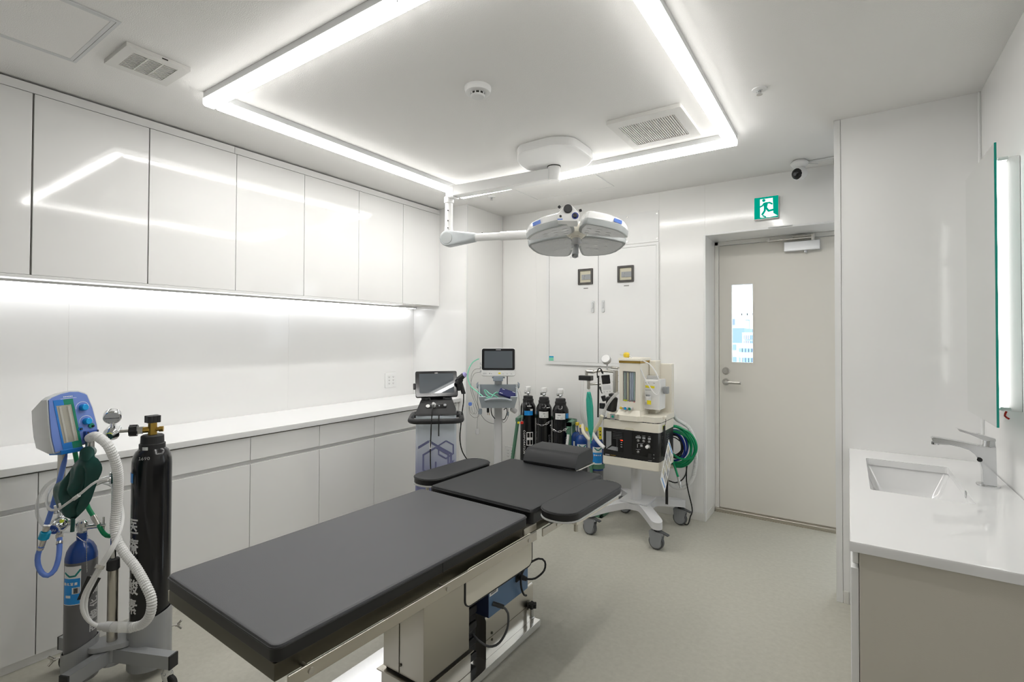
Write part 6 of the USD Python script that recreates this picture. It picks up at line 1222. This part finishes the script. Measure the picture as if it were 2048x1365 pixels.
obj('bag', put(bm_, M_b), 'bag_teal', tb2, smooth=60); obj('neck', rod(LXp(1177, 779), LXp(1177.5, 786), .0105, n=18), 'milky_hose', tb2); obj('tail', rod(at(1181.7, 880, Db), at(1181.8, 887, Db), .004, n=10), 'bag_teal', tb2)
for lb, pts, r, mt in (('white breathing hose hanging from the black block, left of the teal bag', [(1165, 762, 3.24), (1164, 790, 3.24), (1163, 820, 3.26), (1166, 840, 3.30), (1174, 852, 3.32), (1186, 858, 3.3)], .0105, 'milky_hose'),
                       ('ivory hose curving round the small gas cylinders to the ventilator', [(1166, 850, 3.5), (1166, 862, 3.46), (1172, 872, 3.42), (1181, 880, 3.38), (1186, 868, 3.36), (1193, 856, 3.34), (1200, 845, 3.32), (1204, 832, 3.3)], .0125, 'ivory'),
                       ('white hose slanting past the yellow tags to the ventilator', [(1186, 868, 3.3), (1192, 878, 3.25), (1199, 887, 3.2), (1205, 893, 3.16), (1208, 896, 3.15)], .0125, 'milky_hose')):
    t = thing('breathing_hose', lb, 'hose', at(*pts[0])); obj('hose', tube(ats(pts), r, 12, .006, ribs=r * .1), mt, t)
# yellow connector on the lid with its thin tube
yc = thing('circuit_connector', 'yellow round connector with looping clear tube on top of the machine', 'connector', LXp(1253, 722, 3.17))
p = np.array([LXp(1253, 719, 3.17)[0], 3.17, 1.1725]); obj('cap', [lathe([(.014, 0), (.020, .006), (.021, .022), (.014, .032), (.006, .034)], 24, p)], 'yellow', yc); obj('spout', rod(p + (-.015, 0, .02), p + (-.042, -.002, .022), .009, .007, 16), 'clear_hose', yc)
obj('tube', tube([p + (.018, 0, .016), LXp(1270, 720, 3.16), LXp(1285, 722, 3.15), LXp(1300, 730, 3.14), LXp(1312, 746, 3.13), LXp(1319, 765, 3.13), LXp(1320, 780, 3.13), LXp(1316, 790, 3.13), LXp(1309, 788, 3.13), LXp(1300, 775, 3.13), LXp(1290, 758, 3.12), LXp(1278, 730, 3.12)], .0042, 9), 'milky_hose', yc)
# hose coils on the right
CX, CYc = np.array([-1.0, 3.50]), .56
def coil(name, label, mat, r, loops, seed, ell=(1, 1)):
    t = thing(name, label, 'hose', (CX[0], CX[1], CYc)); g_ = np.random.default_rng(seed)
    for k, (R, dx, dz, dy) in enumerate(loops):
        a = np.linspace(0, 2 * np.pi, 28)[:-1]; ph = g_.uniform(0, 6)
        obj('loop', tube([(CX[0] + dx + R * ell[0] * math.cos(q), CX[1] + dy + .006 * math.sin(2 * q + ph), CYc + dz + R * ell[1] * math.sin(q) + .004 * math.sin(3 * q + ph)) for q in a], r, 9, .02, True, True), mat, t)
    return t
gcoil = coil('gas_hose_coil', 'coil of green gas hose hung behind the right side of the machine', 'hose_green', .0066, [(.138, .014, .004, -.03), (.124, .002, -.016, -.016), (.112, .016, -.002, -.046), (.100, .0, .014, -.002), (.144, .004, -.008, .012), (.122, .018, .02, -.060)], 1, (.92, .96))
obj('free_loop', tube([(-1.0, 3.43, .70), (-.94, 3.42, .70), (-.87, 3.42, .665), (-.835, 3.42, .60), (-.845, 3.42, .535), (-.895, 3.42, .495), (-.96, 3.42, .50), (-1.01, 3.43, .53), (-.995, 3.43, .48), (-.975, 3.43, .42), (-.957, 3.43, .365)], .0072, 9), 'hose_green', gcoil)
pe = np.array([-.957, 3.43, .368]); de = np.array([.22, 0, -.97]); obj('hose_end', [rod(pe, pe + de * .03, .0085, n=14), rod(pe + de * .03, pe + de * .055, .011, n=14, c=.002), rod(pe + de * .055, pe + de * .075, .006, n=12)], 'chrome', gcoil)
coil('gas_hose_coil', 'coil of dark blue gas hose inside the green coil', 'hose_navy', .0068, [(.105, -.005, .0, -.01), (.098, -.012, -.006, -.024), (.085, -.02, .004, .006), (.118, 0.0, -.02, .028)], 5, (.9, 1.0))
coil('cable_coil', 'coil of thin black cable inside the hose coils', 'rubber', .0035, [(.075, -.004, .0, -.03), (.070, .002, -.01, -.02), (.066, .0, .006, -.012), (.08, -.01, .004, -.038)], 9, (.85, 1.0))
t = thing('hose_hook', 'cream hook bracket carrying the coiled hoses', 'bracket', (-1.0, 3.45, .6)); obj('bracket', [box(-1.07, -1.045, 3.38, 3.56, .615, .64, .003), box(-1.07, -.99, 3.435, 3.455, .415, .44, .003)], 'cream', t)
t = thing('breathing_hose', 'big loop of milky corrugated hose right of the machine', 'hose', (-.9, 3.5, .5)); Yh = 3.58
obj('hose', tube([on(1343, 820, 1, 3.47), on(1352, 838, 1, 3.55), on(1366, 847, 1, Yh), on(1378, 856, 1, Yh), on(1388, 878, 1, Yh), on(1391, 905, 1, Yh), on(1391, 930, 1, Yh), on(1386, 955, 1, Yh), on(1375, 971, 1, Yh), on(1360, 977, 1, Yh), on(1346, 973, 1, Yh - .02), on(1336, 962, 1, Yh - .1)], .0145, 14, .006, ribs=.002), 'milky_hose', t)
t = thing('mains_cable', 'black mains cable dropping from the coil to the floor by the right caster', 'cable', (-.85, 3.6, .01))
obj('cable', tube([on(1371, 918, 1, 3.5), on(1373, 935, 1, 3.52), on(1373, 962, 1, 3.55), on(1377, 985, 1, 3.58), on(1383, 1010, 1, 3.6), on(1384.5, 1024, 1, 3.6), on(1381, 1033, 1, 3.58), (-.93, 3.56, .012), (-.99, 3.60, .010)], .0042, 9), 'rubber', t)
obj('loop', tube([on(1338, 962, 1, 3.44), on(1350, 966, 1, 3.46), on(1362, 962, 1, 3.48), on(1371, 950, 1, 3.5), on(1374, 932, 1, 3.52)], .0042, 9), 'rubber', t)
t = thing('cable_strap', 'black strap hanging from the tray to the base behind the instruction card', 'strap', (-1.0, 3.40, .2)); obj('strap', [box(-1.035, -1.018, 3.405, 3.412, .175, .47, .001), box(-1.035, -1.018, 3.392, 3.412, .455, .466, .001)], 'rubber', t)
# laminated instruction card on a cord
ic = thing('instruction_card', 'white laminated instruction card with small photographs hanging at the machine corner', 'card', on(1334, 930, 1, 3.14))
q4 = [on(1337.5, 879, 1, 3.16), on(1346, 907, 1, 3.20), on(1333, 982, 1, 3.13), on(1320.5, 959, 1, 3.06)]
q4[2] = q4[1] + q4[3] - q4[0]
ux, uy = q4[3] - q4[2], q4[1] - q4[2]
def uvp(u, v): return q4[0] * (1 - u) * (1 - v) + q4[1] * u * (1 - v) + q4[2] * u * v + q4[3] * (1 - u) * v
nn = np.cross(q4[1] - q4[0], q4[3] - q4[0]); nn /= np.linalg.norm(nn); nn = nn if nn @ np.array([0, -1, 0]) > 0 else -nn
quad = lambda u0, u1, v0, v1, a, b: hull([uvp(u, v) + nn * s for u in (u0, u1) for v in (v0, v1) for s in (a, b)])
ca = obj('card', quad(0, 1, 0, 1, -.0008, .0008), 'label_white', ic)
for r_ in range(4):
    for c_ in range(3): obj('photo', quad(.08 + c_ * .3, .33 + c_ * .3, .12 + r_ * .18, .265 + r_ * .18, .0009, .0013), ('meter_beige', 'grey', 'flow_back')[(r_ + c_) % 3], ca)
obj('heading', [quad(.1, .9, .03, .065, .0009, .0013), quad(.15, .85, .90, .93, .0009, .0013)], 'label_blue', ca)
obj('cord', [tube([(bx1_ + .012, 3.185, .80), (bx1_ + .016, 3.18, .775), (bx1_ + .012, 3.17, .745)], .0015, 6), box(bx1_ + .004, bx1_ + .012, 3.165, 3.185, .55, .745, .002)], 'rubber', ic)

# ================================================================ the town outside the door window
gz = -14.0
struct('ground', [box(-60, 40, 8, 160, gz - .5, gz)], 'city_ground')
def block(label, x0, x1, y0, y1, z1, mat, wins=None, glass='city_glass', extra=()):
    t = thing('building', label, 'building', ((x0 + x1) / 2, (y0 + y1) / 2, gz)); obj('walls', box(x0, x1, y0, y1, gz, z1), mat, t)
    if wins:
        nx, nz, w_, h_, dz, za = wins
        for i in range(nx):
            for j in range(nz):
                cx = x0 + (x1 - x0) * (i + .5) / nx; cz = za - j * dz; obj('window', box(cx - w_ / 2, cx + w_ / 2, y0 - .08, y0 + .02, cz - h_ / 2, cz + h_ / 2), glass, t)
    for nm, ms, mt in extra: obj(nm, ms, mt, t)
    return t
W3 = lambda x, y, Y: on(x, y, 1, Y)
a, b_ = W3(1440, 658, 60), W3(1485, 700, 60)
block('flat blue-grey building seen in the door window', a[0] - 12, W3(1488.5, 658, 60)[0], 60, 70, W3(1480, 657, 60)[2], 'city_blue')
a = W3(1455, 638, 75); block('pale building with a row of roof windows behind the blue-grey one', a[0] - 10, W3(1474.5, 640, 75)[0], 75, 85, W3(1470, 638, 75)[2], 'city_pale', (5, 1, 1.6, .8, 3, W3(1470, 644, 75)[2]))
Yq = 42; a = W3(1484, 668, Yq); b_ = W3(1530, 664, Yq); wl, wr_ = W3(1488.5, 672, Yq), W3(1502, 672, Yq)
t = block('grey apartment block with deep balconies at the right of the door window', a[0], b_[0], Yq, Yq + 10, W3(1492, 665.5, Yq)[2], 'city_pale')
for k, (y0, y1) in enumerate(((671, 679), (682.5, 690.5))):
    w = obj('window', box(wl[0], wr_[0] + 3, Yq - .1, Yq + .02, W3(1495, y1, Yq)[2], W3(1495, y0, Yq)[2]), 'city_blue', t); obj('mullion', [box(W3(x, 672, Yq)[0] - .05, W3(x, 672, Yq)[0] + .05, Yq - .16, Yq - .11, W3(1495, y1, Yq)[2], W3(1495, y0, Yq)[2]) for x in (1491, 1495, 1499)], 'city_pale', w)
block('low white house below the grey apartment block in the door window', W3(1463, 690, 30)[0] - 2, W3(1478, 690, 30)[0], 30, 36, W3(1470, 689, 30)[2], 'city_pale', (4, 2, .3, .3, .7, W3(1470, 695, 30)[2]), 'city_blue')
block('white flat-roofed house at the foot of the door window', W3(1479, 700, 26)[0], W3(1530, 700, 26)[0], 26, 32, W3(1490, 697, 26)[2], 'city_pale', (8, 2, .16, .22, .45, W3(1490, 702, 26)[2]), 'city_blue')
for x, lb in ((1482.8, 'thin grey mast left of centre in the door window'), (1494.8, 'thin grey mast right of centre in the door window')):
    p = W3(x, 640, 90); t = thing('mast', lb, 'mast', (p[0], 90, gz)); obj('pole', rod((p[0], 90, gz), (p[0], 90, p[2]), .35, n=8), 'city_blue', t)
p = W3(1483, 628, 95); t = thing('crane', 'pale tower crane jib high in the door window', 'crane', (p[0], 95, gz)); p2 = W3(1512, 627, 95)
obj('jib', [box(p[0], p2[0] + 6, 94.8, 95.2, p[2] - .3, p[2] + .05), *[box(p[0] + i * .9, p[0] + i * .9 + .12, 94.8, 95.2, p[2] - .3, p[2] + .5) for i in range(4)]], 'city_pale', t); obj('tower', box(p2[0] + 3, p2[0] + 4, 94.5, 95.5, gz, p[2]), 'city_pale', t)
t = thing('balcony_railing', 'white balcony railing just outside the door', 'railing', (-.7, 5.4, 0)); zr = on(1485, 707, 1, 5.4)[2]
obj('top_rail', box(-2, 1.2, 5.385, 5.415, zr - .02, zr + .01), 'white', t)
for i in range(24): obj('baluster', box(-1.98 + i * .137 - .006, -1.98 + i * .137 + .006, 5.394, 5.406, .05, zr - .02), 'white', t)
struct('balcony_floor', [box(-2.2, 1.4, YD + .13, 5.5, -.12, -.02)], 'city_ground')
